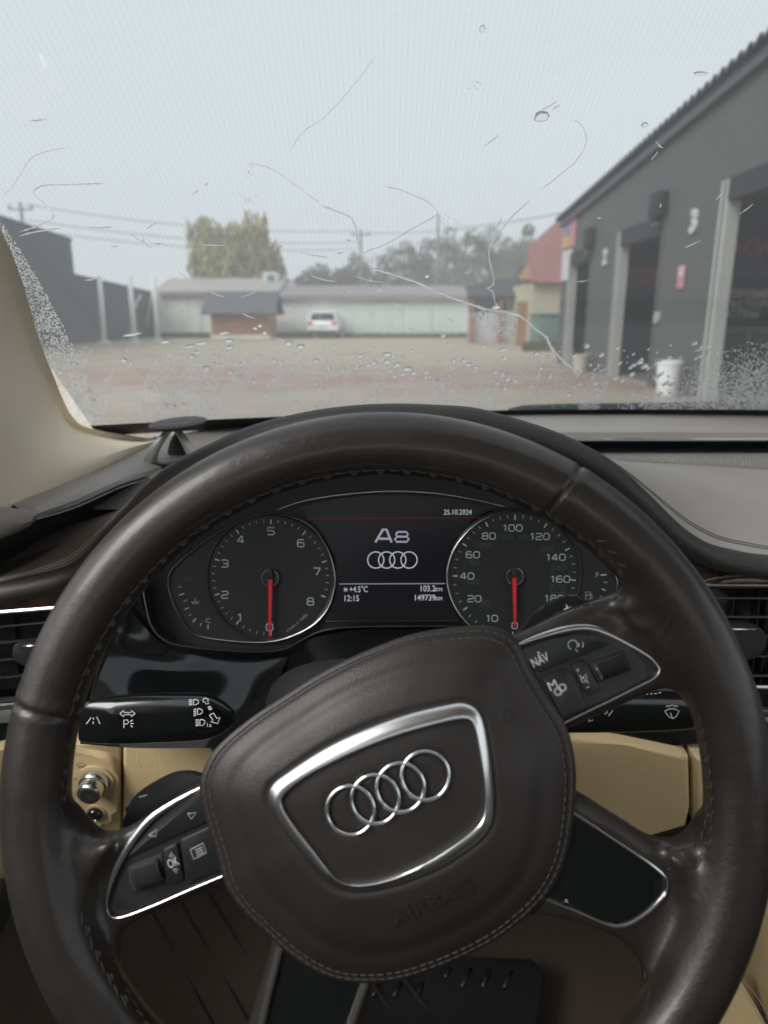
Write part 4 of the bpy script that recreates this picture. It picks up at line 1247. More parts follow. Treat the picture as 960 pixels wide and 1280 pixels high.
stalk('indicator_stalk', 'gloss black indicator stalk with lamp signs printed on its face', [(100, 883), (116, 874), (170, 868), (240, 866.5), (262, 868), (278, 876), (292, 888)], [(100, 926), (116, 928), (170, 928), (240, 925), (262, 922), (278, 916), (292, 905)], 0.47,
      [[(108, 905), (114, 897)], [(116.5, 905), (116.5, 902)], [(116.8, 899.5), (117, 897)], [(121, 896), (125, 905)],
       [(150, 892), (155, 888), (155, 890.5), (159, 890.5), (159, 893.5), (155, 893.5), (155, 896), (150, 892)], [(169, 892), (164, 888), (164, 890.5), (160.5, 890.5), (160.5, 893.5), (164, 893.5), (164, 896), (169, 892)],
       [(155, 910), (155, 900), (159, 900), (161, 902.5), (159, 905), (155, 905)], [(163, 902), (166, 900)], [(163, 904.5), (167, 904.5)], [(163, 907), (166, 909)],
       [(242, 874.5), (245, 874.5), (248, 876), (248.5, 878.5), (245, 881), (242, 881), (242, 874.5)], [(236, 875), (240.5, 875)], [(236, 877), (240.5, 877)], [(236, 879), (240.5, 879)], [(236, 881), (240.5, 881)],
       [(247, 886), (250, 886), (253, 888), (253, 890.5), (250, 893), (247, 893), (247, 886)], [(242, 887.5), (245.5, 886)], [(242, 890), (245.5, 888.5)], [(242, 892.5), (245.5, 891)], [(242, 895), (245.5, 893.5)],
       [(250, 899.5), (253, 899.5), (256, 901), (256, 904), (253, 907), (250, 907), (250, 899.5)], [(244.5, 900), (248.5, 900)], [(244.5, 902.5), (248.5, 902.5)], [(244.5, 905), (248.5, 905)], [(244.5, 907), (248.5, 907)],
       [(254, 874), (257, 872.5), (261, 875), (259.5, 876.5), (261, 879.5), (257.5, 880), (256.5, 877.5), (254, 877.5), (254, 874)],
       [(260, 884), (263, 883), (265, 886.5), (262, 887.5), (260, 884)], [(261, 885), (264, 886)],
       [(262, 894), (267, 891.5), (271, 898), (275, 896.5), (272, 904.5), (263.5, 902), (266.5, 900.5), (262, 894)]], [('1x', 261, 906.5, 0.0042)])
stalk('wiper_stalk', 'gloss black wiper stalk with a washer sign showing under the switch pod', [(690, 862), (720, 856), (780, 853), (840, 855), (880, 862), (905, 872)], [(690, 918), (720, 915), (780, 914), (840, 912), (880, 908), (905, 902)], 0.47,
      [[(831, 889), (836, 886.5), (840, 886), (844, 886.5), (849, 889), (845, 896), (841, 898), (836, 896), (831, 889)], [(838, 891), (841, 899)], circ(835, 884, 2, 6, 0, 180), circ(840, 883, 2, 6, 0, 180), circ(845, 884, 2, 6, 0, 180),
       [(736, 896), (736, 902), (741, 900)], [(756, 893), (759, 889), (761, 895), (766, 888)],
       [(808, 868), (810, 868)], [(813, 867.5), (815.5, 867.5)], [(818, 867), (821, 867)], [(823, 866), (826.5, 866)]], [])
for L in ([(700, 918), (760, 913.5), (830, 914), (890, 911)], ):
    bm = bmesh.new(); b_tube(bm, [at(u, v, 0.462) for u, v in L], 0.0006, n=6)

# ------------------------------------------------------------------ pillar trim
def gp(u, v, k): 
    p = glass_hit(u, v)
    return CAM + (p - CAM) * k
edge = [(-60, 150), (-28, 225), (0, 285), (25, 345), (50, 425), (75, 490), (90, 518), (105, 532), (140, 541), (190, 547), (215, 546)]
rowA = [gp(u, v, 0.985) for u, v in edge]
rowA0 = [p + Vector((-0.03, 0.03, -0.005)) for p in rowA]
rowA1 = [p + Vector((-0.004, -0.012, -0.004)) for p in rowA]
rowB = [at(-170, 180, .40), at(-130, 260, .44), at(-95, 320, .475), at(-70, 400, .51), at(-30, 480, .56), at(10, 535, .61), at(40, 560, .66), at(70, 568, .70), at(110, 567, .75), at(165, 556, .82), at(200, 550, .87)]
rowC = [at(-300, 260, .34), at(-260, 350, .37), at(-230, 430, .40), at(-180, 520, .44), at(-110, 590, .50), at(-50, 630, .55), at(5, 640, .60), at(45, 622, .65), at(100, 598, .72), at(160, 570, .80), at(200, 552, .865)]
rowD = [p + Vector((-0.01, 0.02, -0.03)) for p in rowC]
pil = tag(skin('pillar_trim', [rowA0, rowA, rowA1, rowB, rowC, rowD], 'pillar_cloth', 60, parent=None, sub=6)[0], 'cream fabric trim of the windscreen pillar curving down to the dashboard', 'pillar trim')
# door top beside the shelf
bm = bmesh.new()
rows = [[at(-120, 600, .50), at(-40, 628, .57), at(0, 634, .595), at(34, 636, .60)], [at(-120, 640, .48), at(-40, 646, .55), at(0, 644, .575), at(41, 641, .585)], [at(-120, 700, .47), at(-40, 678, .54), at(0, 667, .57), at(40, 651, .58)], [at(-120, 710, .48), at(-40, 686, .55), at(0, 674, .58), at(39, 657, .59)]]
tag(skin('door_ledge', rows, 'dash_leather', 30, parent=None, sub=4)[0], 'short dark brown leather ledge of the driver door beside the dashboard end', 'door trim')

# ------------------------------------------------------------------ tweeter
tb = at(222, 570, 0.80)
tw = thing('tweeter_speaker', 'small pop-up tweeter with a dark disc on two silver arms standing on the dashboard', 'speaker', Matrix.Translation(tb))
dc = at(222.5, 530, 0.80) - tb
tilt = Matrix.Rotation(R(-4), 4, 'Y') @ Matrix.Rotation(R(3), 4, 'X')
rows = []
for z, r in ((-0.0045, 0.0), (-0.0045, 0.018), (-0.002, 0.029), (0.0006, 0.0325), (0.0016, 0.0325), (0.0030, 0.030), (0.0042, 0.02), (0.0046, 0.0)):
    rows.append([tuple(dc + (tilt @ Vector((r * math.cos(a), r * math.sin(a), z)))) for a in np.linspace(0, 2 * math.pi, 64, endpoint=False)])
bm = bmesh.new(); b_loft(bm, rows, closed_u=True)
disc = obj('lens_disc', bm, MATS['speaker_disc'], tw, deg=50)
me = text_mesh('BANG & OLUFSEN', 0.0042, 0.0001)
me.transform(Matrix.Translation(dc) @ tilt @ Matrix.Translation((0.003, -0.0205, 0.0042)))
finish('disc_lettering', me, MATS['print_grey'], disc, smooth=False)
for s in (-1, 1):
    path = [(0.025 * s, -0.020, -0.004), (0.0235 * s, -0.020, 0.004), (0.019 * s, -0.018, 0.013), (0.012 * s, -0.014, 0.023), (0.005 * s, -0.010, 0.031), (0.003 * s, -0.008, 0.037)]
    ps = cr(path, 20)
    rows = []
    for i, p in enumerate(ps):
        wd = 0.0055 * (1 - 0.5 * i / 19); th = 0.0066 * (1 - 0.5 * i / 19)
        rows.append([p + Vector((th * 1.25 * math.cos(a), wd * math.sin(a), 0)) for a in np.linspace(0, 2 * math.pi, 12, endpoint=False)])
    bm = bmesh.new(); V = b_loft(bm, rows, closed_u=True); bm.faces.new(V[0]); bm.faces.new(V[-1])
    obj('arm', bm, MATS['speaker_metal'], tw)
rows = [[(r * math.cos(a), 0.012 + r * 0.7 * math.sin(a), z) for a in np.linspace(0, 2 * math.pi, 32, endpoint=False)] for z, r in ((-0.01, 0.0155), (0.004, 0.0145), (0.015, 0.011), (0.026, 0.004), (0.027, 0.0))]
bm = bmesh.new(); b_loft(bm, rows, closed_u=True)
obj('sound_cone', bm, MATS['soft_black'], tw)
bm = bmesh.new()
b_disc(bm, (0, 0), 0.036, 0.0, 48, -0.012, 0.002)
for v in bm.verts: v.co.z -= 0.002
obj('base_ring', bm, MATS['dark_brown_plastic'], tw)

# ------------------------------------------------------------------ footwell and console
zf = CAM_H - 0.86
bm = bmesh.new()
rows = [[Vector((x, y, z)) for x in np.linspace(-0.50, -0.14, 12)] for y, z in ((0.62, zf + 0.03), (0.80, zf + 0.10), (0.98, zf + 0.26), (1.02, zf + 0.34))]
b_loft(bm, rows)
fr_ = tag(obj('foot_rest', bm, MATS['carpet'], None), 'brown carpeted foot rest with slanted ridges below the wheel', 'foot rest')
for i in range(7):
    bm = bmesh.new()
    x0 = -0.28 + 0.045 * i
    b_tube(bm, [Vector((x0 - 0.05, 0.80, zf + 0.101)), Vector((x0 + 0.02, 0.72, zf + 0.066)), Vector((x0 + 0.09, 0.64, zf + 0.037))], 0.0026, n=6)
    obj('ridge', bm, MATS['rubber'], fr_)
mt = thing('floor_mat', 'black rubber floor mat with short raised ribs under the wheel hub', 'floor mat')
bm = bmesh.new()
q = [ground(u, v, zf + 0.05) for u, v in [(380, 1230), (420, 1200), (560, 1194), (665, 1196), (682, 1212), (682, 1225), (668, 1290), (660, 1420), (300, 1420)]]
b_prism(bm, [(p.x, p.y) for p in q], zf + 0.004, zf + 0.05, 0.006, 3)
obj('mat_sheet', bm, MATS['rubber'], mt)
for (a, b) in [((500, 1228), (492, 1246)), ((528, 1228), (520, 1246)), ((562, 1210), (556, 1222)), ((588, 1211), (577, 1234)), ((612, 1212), (603, 1234)), ((639, 1214), (630, 1235)), ((474, 1226), (466, 1246))]:
    bm = bmesh.new()
    b_tube(bm, [ground(*a, zf + 0.052), ground(*b, zf + 0.052)], 0.0026, n=6)
    obj('rib', bm, MATS['satin_black'], mt)
con = thing('console_side', 'cream leather side of the centre console with a double stitched seam', 'console')
rows = [[at(880, 1050, .62), at(905, 1150, .62), at(925, 1220, .62), at(955, 1300, .62), at(980, 1400, .62)], [at(960, 1050, .60), at(965, 1180, .55), at(975, 1260, .52), at(990, 1330, .5), at(1010, 1420, .48)], [at(1150, 1050, .55), at(1150, 1150, .5), at(1160, 1250, .47), at(1170, 1330, .45), at(1180, 1420, .43)]]
SEAM = [(924, 1226), (938, 1243), (950, 1262), (966, 1290), (985, 1330)]
skin('console_panel', rows, 'cream_leather', 40, parent=con, sub=10)
rows = [[at(905, 1240, .55), at(900, 1270, .55), at(890, 1320, .55)], [at(922, 1222, .555), at(935, 1255, .545), at(950, 1320, .53)], [at(926, 1226, .55), at(945, 1258, .54), at(968, 1300, .525)]]
skin('console_bolster', rows, 'cream_leather', 30, parent=con, sub=10)
bm = bmesh.new()
for off in (-6, 6):
    L = cr([tuple(at(u + off, v, 0.535 - 0.006)) for u, v in SEAM], 40)
    for i in range(39):
        b_stitch(bm, L[i], Vector((-0.3, -0.8, 0.5)).normalized(), L[i + 1] - L[i], (L[i + 1] - L[i]).length * 0.65, 0.0004)
tag(obj('seam_stitching', bm, MATS['grey_thread'], con), None, kind='stuff')
# ================================================================== OUTSIDE
mat('yard_gravel', (0.36, 0.305, 0.225), 0.85, spec=0.3, rvar=(0.45, 0.5), var=(0.35, (0.44, 0.38, 0.285), 0.25), bump=[('noise', 6, 0.4, 0.02), ('noise', 60, 0.5, 0.01)])
mat('wall_grey', (0.088, 0.091, 0.089), 0.65, spec=0.3, bump=[('wavez', 2.2, 0.15, 0.01)], var=(1.5, (0.10, 0.103, 0.10), 0.3))
mat('wall_grey_dark', (0.075, 0.08, 0.085), 0.7, var=(0.8, (0.085, 0.09, 0.095), 0.3))
mat('roof_trim', (0.09, 0.095, 0.10), 0.5)
mat('frame_pale', (0.36, 0.37, 0.34), 0.55, var=(3, (0.42, 0.43, 0.40), 0.3))
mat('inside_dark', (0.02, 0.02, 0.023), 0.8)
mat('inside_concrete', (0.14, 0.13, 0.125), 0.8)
mat('banner_dark', (0.045, 0.045, 0.05), 0.7)
mat('banner_text', (0.82, 0.78, 0.68), 0.7)
mat('banner_red', (0.42, 0.07, 0.06), 0.7)
mat('sign_white', (0.62, 0.62, 0.64), 0.5, var=(3, (0.5, 0.5, 0.52), 0.2))
mat('sign_red', (0.48, 0.20, 0.22), 0.5)
mat('sign_pink', (0.60, 0.28, 0.30), 0.5)
mat('sign_blue', (0.20, 0.23, 0.36), 0.5)
mat('sign_orange', (0.52, 0.33, 0.14), 0.5)
mat('whitewash', (0.80, 0.81, 0.75), 0.85, var=(0.9, (0.62, 0.63, 0.56), 0.22))
mat('mint_paint', (0.62, 0.72, 0.64), 0.7, var=(0.8, (0.72, 0.79, 0.72), 0.3))
mat('old_roof', (0.30, 0.265, 0.26), 0.8, var=(0.6, (0.24, 0.21, 0.21), 0.3))
mat('pale_roof', (0.42, 0.39, 0.35), 0.8, var=(0.6, (0.33, 0.30, 0.27), 0.3))
mat('slate', (0.085, 0.09, 0.10), 0.6, var=(2, (0.10, 0.105, 0.115), 0.3))
mat('brown_wood', (0.34, 0.145, 0.08), 0.7, var=(2, (0.40, 0.18, 0.10), 0.25), bump=[('wavez', 3, 0.3, 0.01)])
mat('orange_wood', (0.34, 0.19, 0.10), 0.7)
mat('red_roof', (0.30, 0.125, 0.115), 0.7, var=(1, (0.25, 0.11, 0.10), 0.3), bump=[('wavex', 1.5, 0.4, 0.03)])
mat('cream_wall', (0.50, 0.45, 0.33), 0.85, var=(0.7, (0.44, 0.40, 0.30), 0.3))
mat('green_metal', (0.12, 0.19, 0.165), 0.6)
mat('dark_roof', (0.05, 0.05, 0.052), 0.8)
mat('post_white', (0.80, 0.81, 0.78), 0.7, var=(3, (0.70, 0.72, 0.68), 0.3))
mat('pole_grey', (0.22, 0.21, 0.20), 0.8)
mat('bark', (0.11, 0.09, 0.07), 0.9, bump=[('noise', 12, 0.6, 0.03)])
mat('willow_leaf', (0.36, 0.31, 0.10), 0.7, var=(0.5, (0.27, 0.25, 0.09), 0.2))
mat('autumn_leaf', (0.17, 0.145, 0.085), 0.8, var=(0.4, (0.13, 0.125, 0.07), 0.2))
mat('green_leaf', (0.105, 0.115, 0.06), 0.8, var=(0.4, (0.125, 0.125, 0.065), 0.2))
mat('grass_blade', (0.085, 0.115, 0.035), 0.8)
mat('car_white', (0.86, 0.86, 0.86), 0.25, coat=0.6)
mat('car_glass', (0.02, 0.025, 0.03), 0.08)
mat('tail_red', (0.42, 0.02, 0.02), 0.2, emit=((1, 0.05, 0.03), 0.12))
mat('tyre', (0.02, 0.02, 0.02), 0.8)
mat('white_plastic', (0.82, 0.83, 0.82), 0.45)
mat('cream_pot', (0.52, 0.47, 0.38), 0.6)

# ------ ground
bm = bmesh.new()
n = 40
V = [[bm.verts.new((x, y, 0.0)) for x in np.linspace(-130, 130, n)] for y in np.linspace(-30, 170, n)]
for i in range(n - 1):
    for j in range(n - 1): bm.faces.new((V[i][j], V[i][j + 1], V[i + 1][j + 1], V[i + 1][j]))
tag(obj('ground', bm, MATS['yard_gravel']), None, kind='structure')
def worn_paver():
    """small clinker pavers laid in red and buff courses, worn and sanded over where they meet the gravel"""
    m = bpy.data.materials.new('worn_paver'); m.use_nodes = True
    n, l = m.node_tree.nodes, m.node_tree.links
    b = n['Principled BSDF']
    tc = n.new('ShaderNodeTexCoord'); bk = n.new('ShaderNodeTexBrick')
    bk.inputs['Scale'].default_value = 1.0; bk.inputs['Brick Width'].default_value = 0.2; bk.inputs['Row Height'].default_value = 0.1
    bk.inputs['Mortar Size'].default_value = 0.006
    bk.inputs['Color1'].default_value = (1, 1, 1, 1); bk.inputs['Color2'].default_value = (0.84, 0.84, 0.84, 1); bk.inputs['Mortar'].default_value = (0.45, 0.45, 0.45, 1)
    sx = n.new('ShaderNodeSeparateXYZ'); l.new(tc.outputs['Object'], sx.inputs[0])
    ns = n.new('ShaderNodeTexNoise'); ns.inputs['Scale'].default_value = 0.42; ns.inputs['Detail'].default_value = 5
    l.new(tc.outputs['Object'], ns.inputs['Vector']); l.new(tc.outputs['Object'], bk.inputs['Vector'])
    ma = n.new('ShaderNodeMath'); ma.operation = 'MULTIPLY_ADD'; ma.inputs[1].default_value = 5.0
    l.new(ns.outputs['Fac'], ma.inputs[0]); l.new(sx.outputs['Y'], ma.inputs[2])
    mr = n.new('ShaderNodeMapRange'); mr.inputs[1].default_value = 2.5; mr.inputs[2].default_value = 26.5
    l.new(ma.outputs[0], mr.inputs[0])
    rp = n.new('ShaderNodeValToRGB'); e = rp.color_ramp.elements
    buff, red, grit = (0.41, 0.34, 0.27, 1), (0.37, 0.25, 0.205, 1), (0.40, 0.34, 0.255, 1)
    e[0].position, e[0].color = 0.0, red
    e[1].position, e[1].color = 1.0, grit
    for p, c in ((0.22, red), (0.34, buff), (0.46, buff), (0.54, red), (0.66, red), (0.78, grit)):
        q = e.new(p); q.color = c
    l.new(mr.outputs[0], rp.inputs[0])
    mx = n.new('ShaderNodeMix'); mx.data_type = 'RGBA'; mx.blend_type = 'MULTIPLY'; mx.inputs[0].default_value = 0.7
    l.new(rp.outputs[0], mx.inputs[6]); l.new(bk.outputs['Color'], mx.inputs[7]); l.new(mx.outputs[2], b.inputs['Base Color'])
    r2 = n.new('ShaderNodeMapRange'); r2.inputs[1].default_value = 0.4; r2.inputs[2].default_value = 0.6; r2.inputs[3].default_value = 0.7; r2.inputs[4].default_value = 0.42
    n2 = n.new('ShaderNodeTexNoise'); n2.inputs['Scale'].default_value = 0.6
    l.new(tc.outputs['Object'], n2.inputs['Vector']); l.new(n2.outputs['Fac'], r2.inputs[0]); l.new(r2.outputs[0], b.inputs['Roughness'])
    MATS['worn_paver'] = m
worn_paver()
def strip(name, x0, x1, y0, y1, z, m):
    bm = bmesh.new()
    f = bm.faces.new([bm.verts.new(p) for p in ((x0, y0, z), (x1, y0, z), (x1, y1, z), (x0, y1, z))])
    tag(obj(name, bm, MATS[m], smooth=False), None, kind='structure')
strip('paving', -16, 4.69, 1.0, 23.0, 0.004, 'worn_paver')

# ------ service garage along the passenger side: openings facing the yard
GX = 4.7
def topz(y): return 4.35 - (y - 9.88) * 0.0757
gar = thing('service_garage', 'dark grey service garage with three tall open bays in pale frames', 'garage')
def gbox(name, x0, x1, y0, y1, z0, z1, m, parent=gar, bev=0.0):
    bm = bmesh.new()
    b_box(bm, ((x0 + x1) / 2, (y0 + y1) / 2, (z0 + z1) / 2), (x1 - x0, y1 - y0, z1 - z0), bev)
    return obj(name, bm, MATS[m], parent, smooth=False)
BAYS = [(16.95, 19.0, 2.74), (12.69, 15.15, 2.84), (7.6, 10.66, 3.02)]
def wall_piece(y0, y1, z0):
    bm = bmesh.new()
    pts = [(y0, z0), (y1, z0), (y1, topz(y1)), (y0, topz(y0))]
    A = [bm.verts.new((GX, y, z)) for y, z in pts]; B = [bm.verts.new((GX + 0.14, y, z)) for y, z in pts]
    bm.faces.new(A); bm.faces.new(B[::-1])
    for i in range(4): bm.faces.new((A[i], A[(i + 1) % 4], B[(i + 1) % 4], B[i]))
    obj('wall', bm, MATS['wall_grey'], gar, smooth=False)
ys = [19.75] + [q for b in BAYS for q in (b[1], b[0])] + [1.5]
for i in range(0, len(ys), 2): wall_piece(ys[i + 1], ys[i], 0.0)
for y0, y1, zt in BAYS: wall_piece(y0, y1, zt)
gbox('end_wall', GX + 0.28, 15, 19.5, 19.75, 0, topz(19.75), 'wall_grey')
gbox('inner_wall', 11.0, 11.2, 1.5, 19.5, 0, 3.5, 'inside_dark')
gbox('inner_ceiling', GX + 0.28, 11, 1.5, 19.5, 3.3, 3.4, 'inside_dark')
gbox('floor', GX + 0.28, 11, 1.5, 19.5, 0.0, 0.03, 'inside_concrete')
bm = bmesh.new()                                          # corrugated roof sheet with its wavy edge
rows = []
for x in (GX - 0.22, GX + 0.1, 15):
    rows.append([(x, y, topz(y) + 0.03 + 0.035 * math.sin(y * 2 * math.pi / 0.24)) for y in np.arange(1.5, 20.0, 0.04)])
b_loft(bm, rows); solid(bm, 0.03)
obj('roof_sheet', bm, MATS['roof_trim'], gar)
bm = bmesh.new()
b_box(bm, (GX - 0.06, 10.7, 0), (0.1, 18.4, 0.16))
for v in bm.verts: v.co.z += topz(v.co.y) - 0.08
obj('roof_edge', bm, MATS['roof_trim'], gar, smooth=False)
for i, (y0, y1, zt) in enumerate(BAYS):
    d = gbox('bay_frame', GX - 0.03, GX + 0.15, y1 - 0.25, y1 - 0.002, 0, zt - 0.02, 'frame_pale')
    gbox('frame_groove', GX - 0.036, GX - 0.03, y1 - 0.15, y1 - 0.10, 0, zt - 0.03, 'wall_grey', d)
    gbox('bay_frame', GX - 0.02, GX + 0.15, y0 + 0.002, y0 + 0.10, 0, zt - 0.02, 'wall_grey')
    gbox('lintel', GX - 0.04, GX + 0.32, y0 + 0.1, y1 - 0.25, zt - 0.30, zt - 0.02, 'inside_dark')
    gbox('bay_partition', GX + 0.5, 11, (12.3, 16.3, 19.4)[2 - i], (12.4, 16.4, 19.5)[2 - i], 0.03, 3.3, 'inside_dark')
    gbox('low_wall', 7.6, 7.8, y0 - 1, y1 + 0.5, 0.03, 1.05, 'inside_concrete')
for k, (y, z) in enumerate(((12.85, 2.95), (17.0, 2.85))):       # lamps over the bays
    lp = thing('wall_lamp', ('dark flood lamp fixed at the top corner of the middle bay', 'dark flood lamp fixed at the top corner of the farther bay beside the poster')[k], 'lamp', Matrix.Translation((GX, y, z)), 'flood lamps on the garage')
    bm = bmesh.new(); b_box(bm, (-0.10, 0, 0.06), (0.2, 0.42, 0.40), 0.04); obj('housing', bm, MATS['inside_dark'], lp)
    bm = bmesh.new(); b_tube(bm, [(-0.02, 0.2, -0.16), (-0.12, 0.14, -0.24), (-0.14, 0, -0.27), (-0.10, -0.16, -0.24)], 0.03); obj('bracket', bm, MATS['wall_grey'], lp)
def on_wall(me, y, z, x=GX - 0.03):
    me.transform(Matrix.Translation((x, y, z)) @ Matrix.Rotation(R(-90), 4, 'Z') @ Matrix.Rotation(R(90), 4, 'X'))
    return me
for s, y, z, sz, lab in (('3', 11.47, 2.57, 0.44, 'white number three fixed on the garage wall between two bays'), ('2', 15.89, 2.40, 0.42, 'white number two fixed on the garage wall, the farther digit')):
    tag(finish('bay_number', on_wall(text_mesh(s, sz, 0.02, bold=0.02, squeeze=1.1), y, z), MATS['sign_white'], None, False), lab, 'number sign', 'bay numbers')
bm = bmesh.new(); b_box(bm, (GX - 0.02, 11.76, 1.80), (0.03, 0.22, 0.34), 0.006)
o = tag(obj('wall_notice', bm, MATS['sign_pink'], None), 'small red and white notice on the garage wall under the number three', 'notice')
bm = bmesh.new(); b_box(bm, (GX - 0.037, 11.76, 1.86), (0.004, 0.15, 0.08)); obj('notice_head', bm, MATS['sign_white'], o, smooth=False)
bm = bmesh.new(); b_box(bm, (GX - 0.036, 11.76, 1.72), (0.004, 0.15, 0.12)); obj('notice_text', bm, MATS['sign_red'], o, smooth=False)
bm = bmesh.new(); b_disc(bm, (0, 0), 0.1, 0.05, 20)
bm.transform(Matrix.Translation((GX - 0.002, 12.6, 1.18)) @ Matrix.Rotation(R(-90), 4, 'Y'))
tag(obj('wall_button', bm, MATS['frame_pale'], None), 'small round pale box on the garage wall beside the middle bay', 'wall box')
# posters at the far corner
po = thing('corner_poster', 'red, blue and orange poster above a white one at the far garage corner', 'poster')
def plate_w(name, y0, y1, z0, z1, m, x, par):
    bm = bmesh.new(); b_box(bm, (x, (y0 + y1) / 2, (z0 + z1) / 2), (0.02, y1 - y0, z1 - z0)); return obj(name, bm, MATS[m], par, smooth=False)
plate_w('poster_board', 18.5, 19.7, 2.88, 3.66, 'sign_red', GX - 0.02, po)
plate_w('poster_patch', 19.12, 19.69, 3.20, 3.65, 'sign_blue', GX - 0.033, po)
plate_w('poster_patch', 19.05, 19.69, 2.90, 3.18, 'sign_orange', GX - 0.034, po)
plate_w('poster_board', 18.75, 19.68, 2.10, 2.84, 'sign_white', GX - 0.02, po)
# banner inside the near bay, and goods inside
def facing(me, p):
    me.transform(Matrix.Translation(p) @ Matrix.Rotation(R(90), 4, 'X')); return me
bn = thing('hanging_banner', 'dark banner with pale lettering hanging inside the nearest bay', 'banner')
BY = 12.15
p0, p1 = at(893, 360, BY), at(1090, 402, BY)
bm = bmesh.new(); b_box(bm, ((p0.x + p1.x) / 2, BY, (p0.z + p1.z) / 2), (p1.x - p0.x, 0.02, p0.z - p1.z)); obj('banner_sheet', bm, MATS['banner_dark'], bn, smooth=False)
for s_, u, v in (('СТРУМЕНТ', 904, 368), ('ТЕСТОВА', 905, 381), ('ИСТЕМ', 900, 393)):
    me = text_mesh(s_, 0.155, 0.003, 'LEFT', squeeze=1.15, bold=0.006)
    finish('banner_lettering', facing(me, at(u, v, BY - 0.02)), MATS['banner_text'], bn, False)
b2 = thing('red_lettered_board', 'dark board with red capital letters high inside the nearest bay', 'board')
p0, p1 = at(900, 293, BY), at(1090, 326, BY)
bm = bmesh.new(); b_box(bm, ((p0.x + p1.x) / 2, BY, (p0.z + p1.z) / 2), (p1.x - p0.x, 0.02, p0.z - p1.z)); obj('board_sheet', bm, MATS['inside_dark'], b2, smooth=False)
finish('board_lettering', facing(text_mesh('ЖИРО', 0.33, 0.003, 'LEFT', squeeze=1.25, bold=0.012), at(912, 311, BY - 0.02)), MATS['banner_red'], b2, False)
bm = bmesh.new(); p0 = at(890, 412, BY - 0.3)
b_box(bm, (p0.x + 1.4, BY - 0.3, p0.z), (2.8, 0.06, 0.08)); b_box(bm, (p0.x + 0.6, BY - 0.3, p0.z / 2), (0.08, 0.05, p0.z)); b_box(bm, (p0.x + 2.0, BY - 0.3, p0.z / 2), (0.08, 0.05, p0.z))
tag(obj('bench_frame', bm, MATS['inside_concrete'], None, False), 'pale work bench frame under the lettered banner in the nearest bay', 'bench')
bm = bmesh.new(); b_box(bm, (5.9, 16.25, 2.05), (1.6, 0.03, 0.42)); tag(obj('red_board', bm, MATS['banner_red'], None, False), 'dim red board inside the middle bay', 'board')
rk = thing('storage_rack', 'pale steel rack standing inside the middle bay', 'rack')
for dy in (0, 0.6):
    for dx in (0, 0.5):
        gbox('post', 6.2 + dx, 6.26 + dx, 15.6 + dy, 15.66 + dy, 0.03, 1.9, 'frame_pale', rk)
for z in (0.5, 1.1, 1.7): gbox('shelf', 6.2, 6.76, 15.6, 16.26, z, z + 0.05, 'inside_concrete', rk)
gbox('stored_box', 6.25, 6.7, 15.62, 16.2, 1.15, 1.6, 'frame_pale', rk)
# tubs in front of the bays
def tub(label, x, y, r, h, m, group):
    rows = [[(x + rr * math.cos(a), y + rr * math.sin(a), z) for a in np.linspace(0, 2 * math.pi, 28, endpoint=False)] for z, rr in ((0.012, 0), (0.012, r * 0.74), (0.05, r * 0.76), (h * 0.9, r * 0.97), (h * 0.91, r * 1.06), (h, r * 1.06), (h, r * 0.94), (h * 0.5, r * 0.85), (h * 0.5, 0))]
    bm = bmesh.new(); b_loft(bm, rows, closed_u=True)
    return tag(obj('tub', bm, MATS[m], None), label, 'tub', group)
tub('white tapered tub standing at the foot of the wall by the middle bay', 4.42, 11.2, 0.19, 0.54, 'white_plastic', 'tubs along the garage')
tub('cream tapered tub standing at the foot of the farthest bay', 4.42, 16.3, 0.19, 0.38, 'cream_pot', 'tubs along the garage')

# ------ dark buildings on the driver's side
bl = thing('grey_warehouse', 'tall dark grey warehouse at the driver side edge of the yard', 'warehouse')
bm = bmesh.new()
LX = -14.0
pts = [(12, 0), (33.8, 0), (33.8, 4.47), (12, 5.15)]
A = [bm.verts.new((LX, y, z)) for y, z in pts]; B = [bm.verts.new((LX - 9, y, z)) for y, z in pts]
bm.faces.new(A); bm.faces.new(B[::-1])
for i in range(4): bm.faces.new((A[i], A[(i + 1) % 4], B[(i + 1) % 4], B[i]))
obj('wall', bm, MATS['wall_grey_dark'], bl, smooth=False)
bm = bmesh.new(); b_tube(bm, [(LX - 0.05, 12, 5.2), (LX - 0.05, 33.9, 4.52)], 0.09); obj('roof_edge', bm, MATS['roof_trim'], bl)
bl = thing('low_shed', 'low dark grey shed behind the white posts, joined to the warehouse', 'shed')
bm = bmesh.new()
pts = [(33.85, 0), (47, 0), (47, 2.50), (33.85, 2.97)]
A = [bm.verts.new((LX - 0.1, y, z)) for y, z in pts]; B = [bm.verts.new((LX - 7, y, z)) for y, z in pts]
bm.faces.new(A); bm.faces.new(B[::-1])
for i in range(4): bm.faces.new((A[i], A[(i + 1) % 4], B[(i + 1) % 4], B[i]))
obj('wall', bm, MATS['wall_grey_dark'], bl, smooth=False)
bm = bmesh.new(); b_tube(bm, [(LX - 0.12, 33.9, 3.02), (LX - 0.12, 47, 2.55)], 0.07); obj('roof_edge', bm, MATS['roof_trim'], bl)
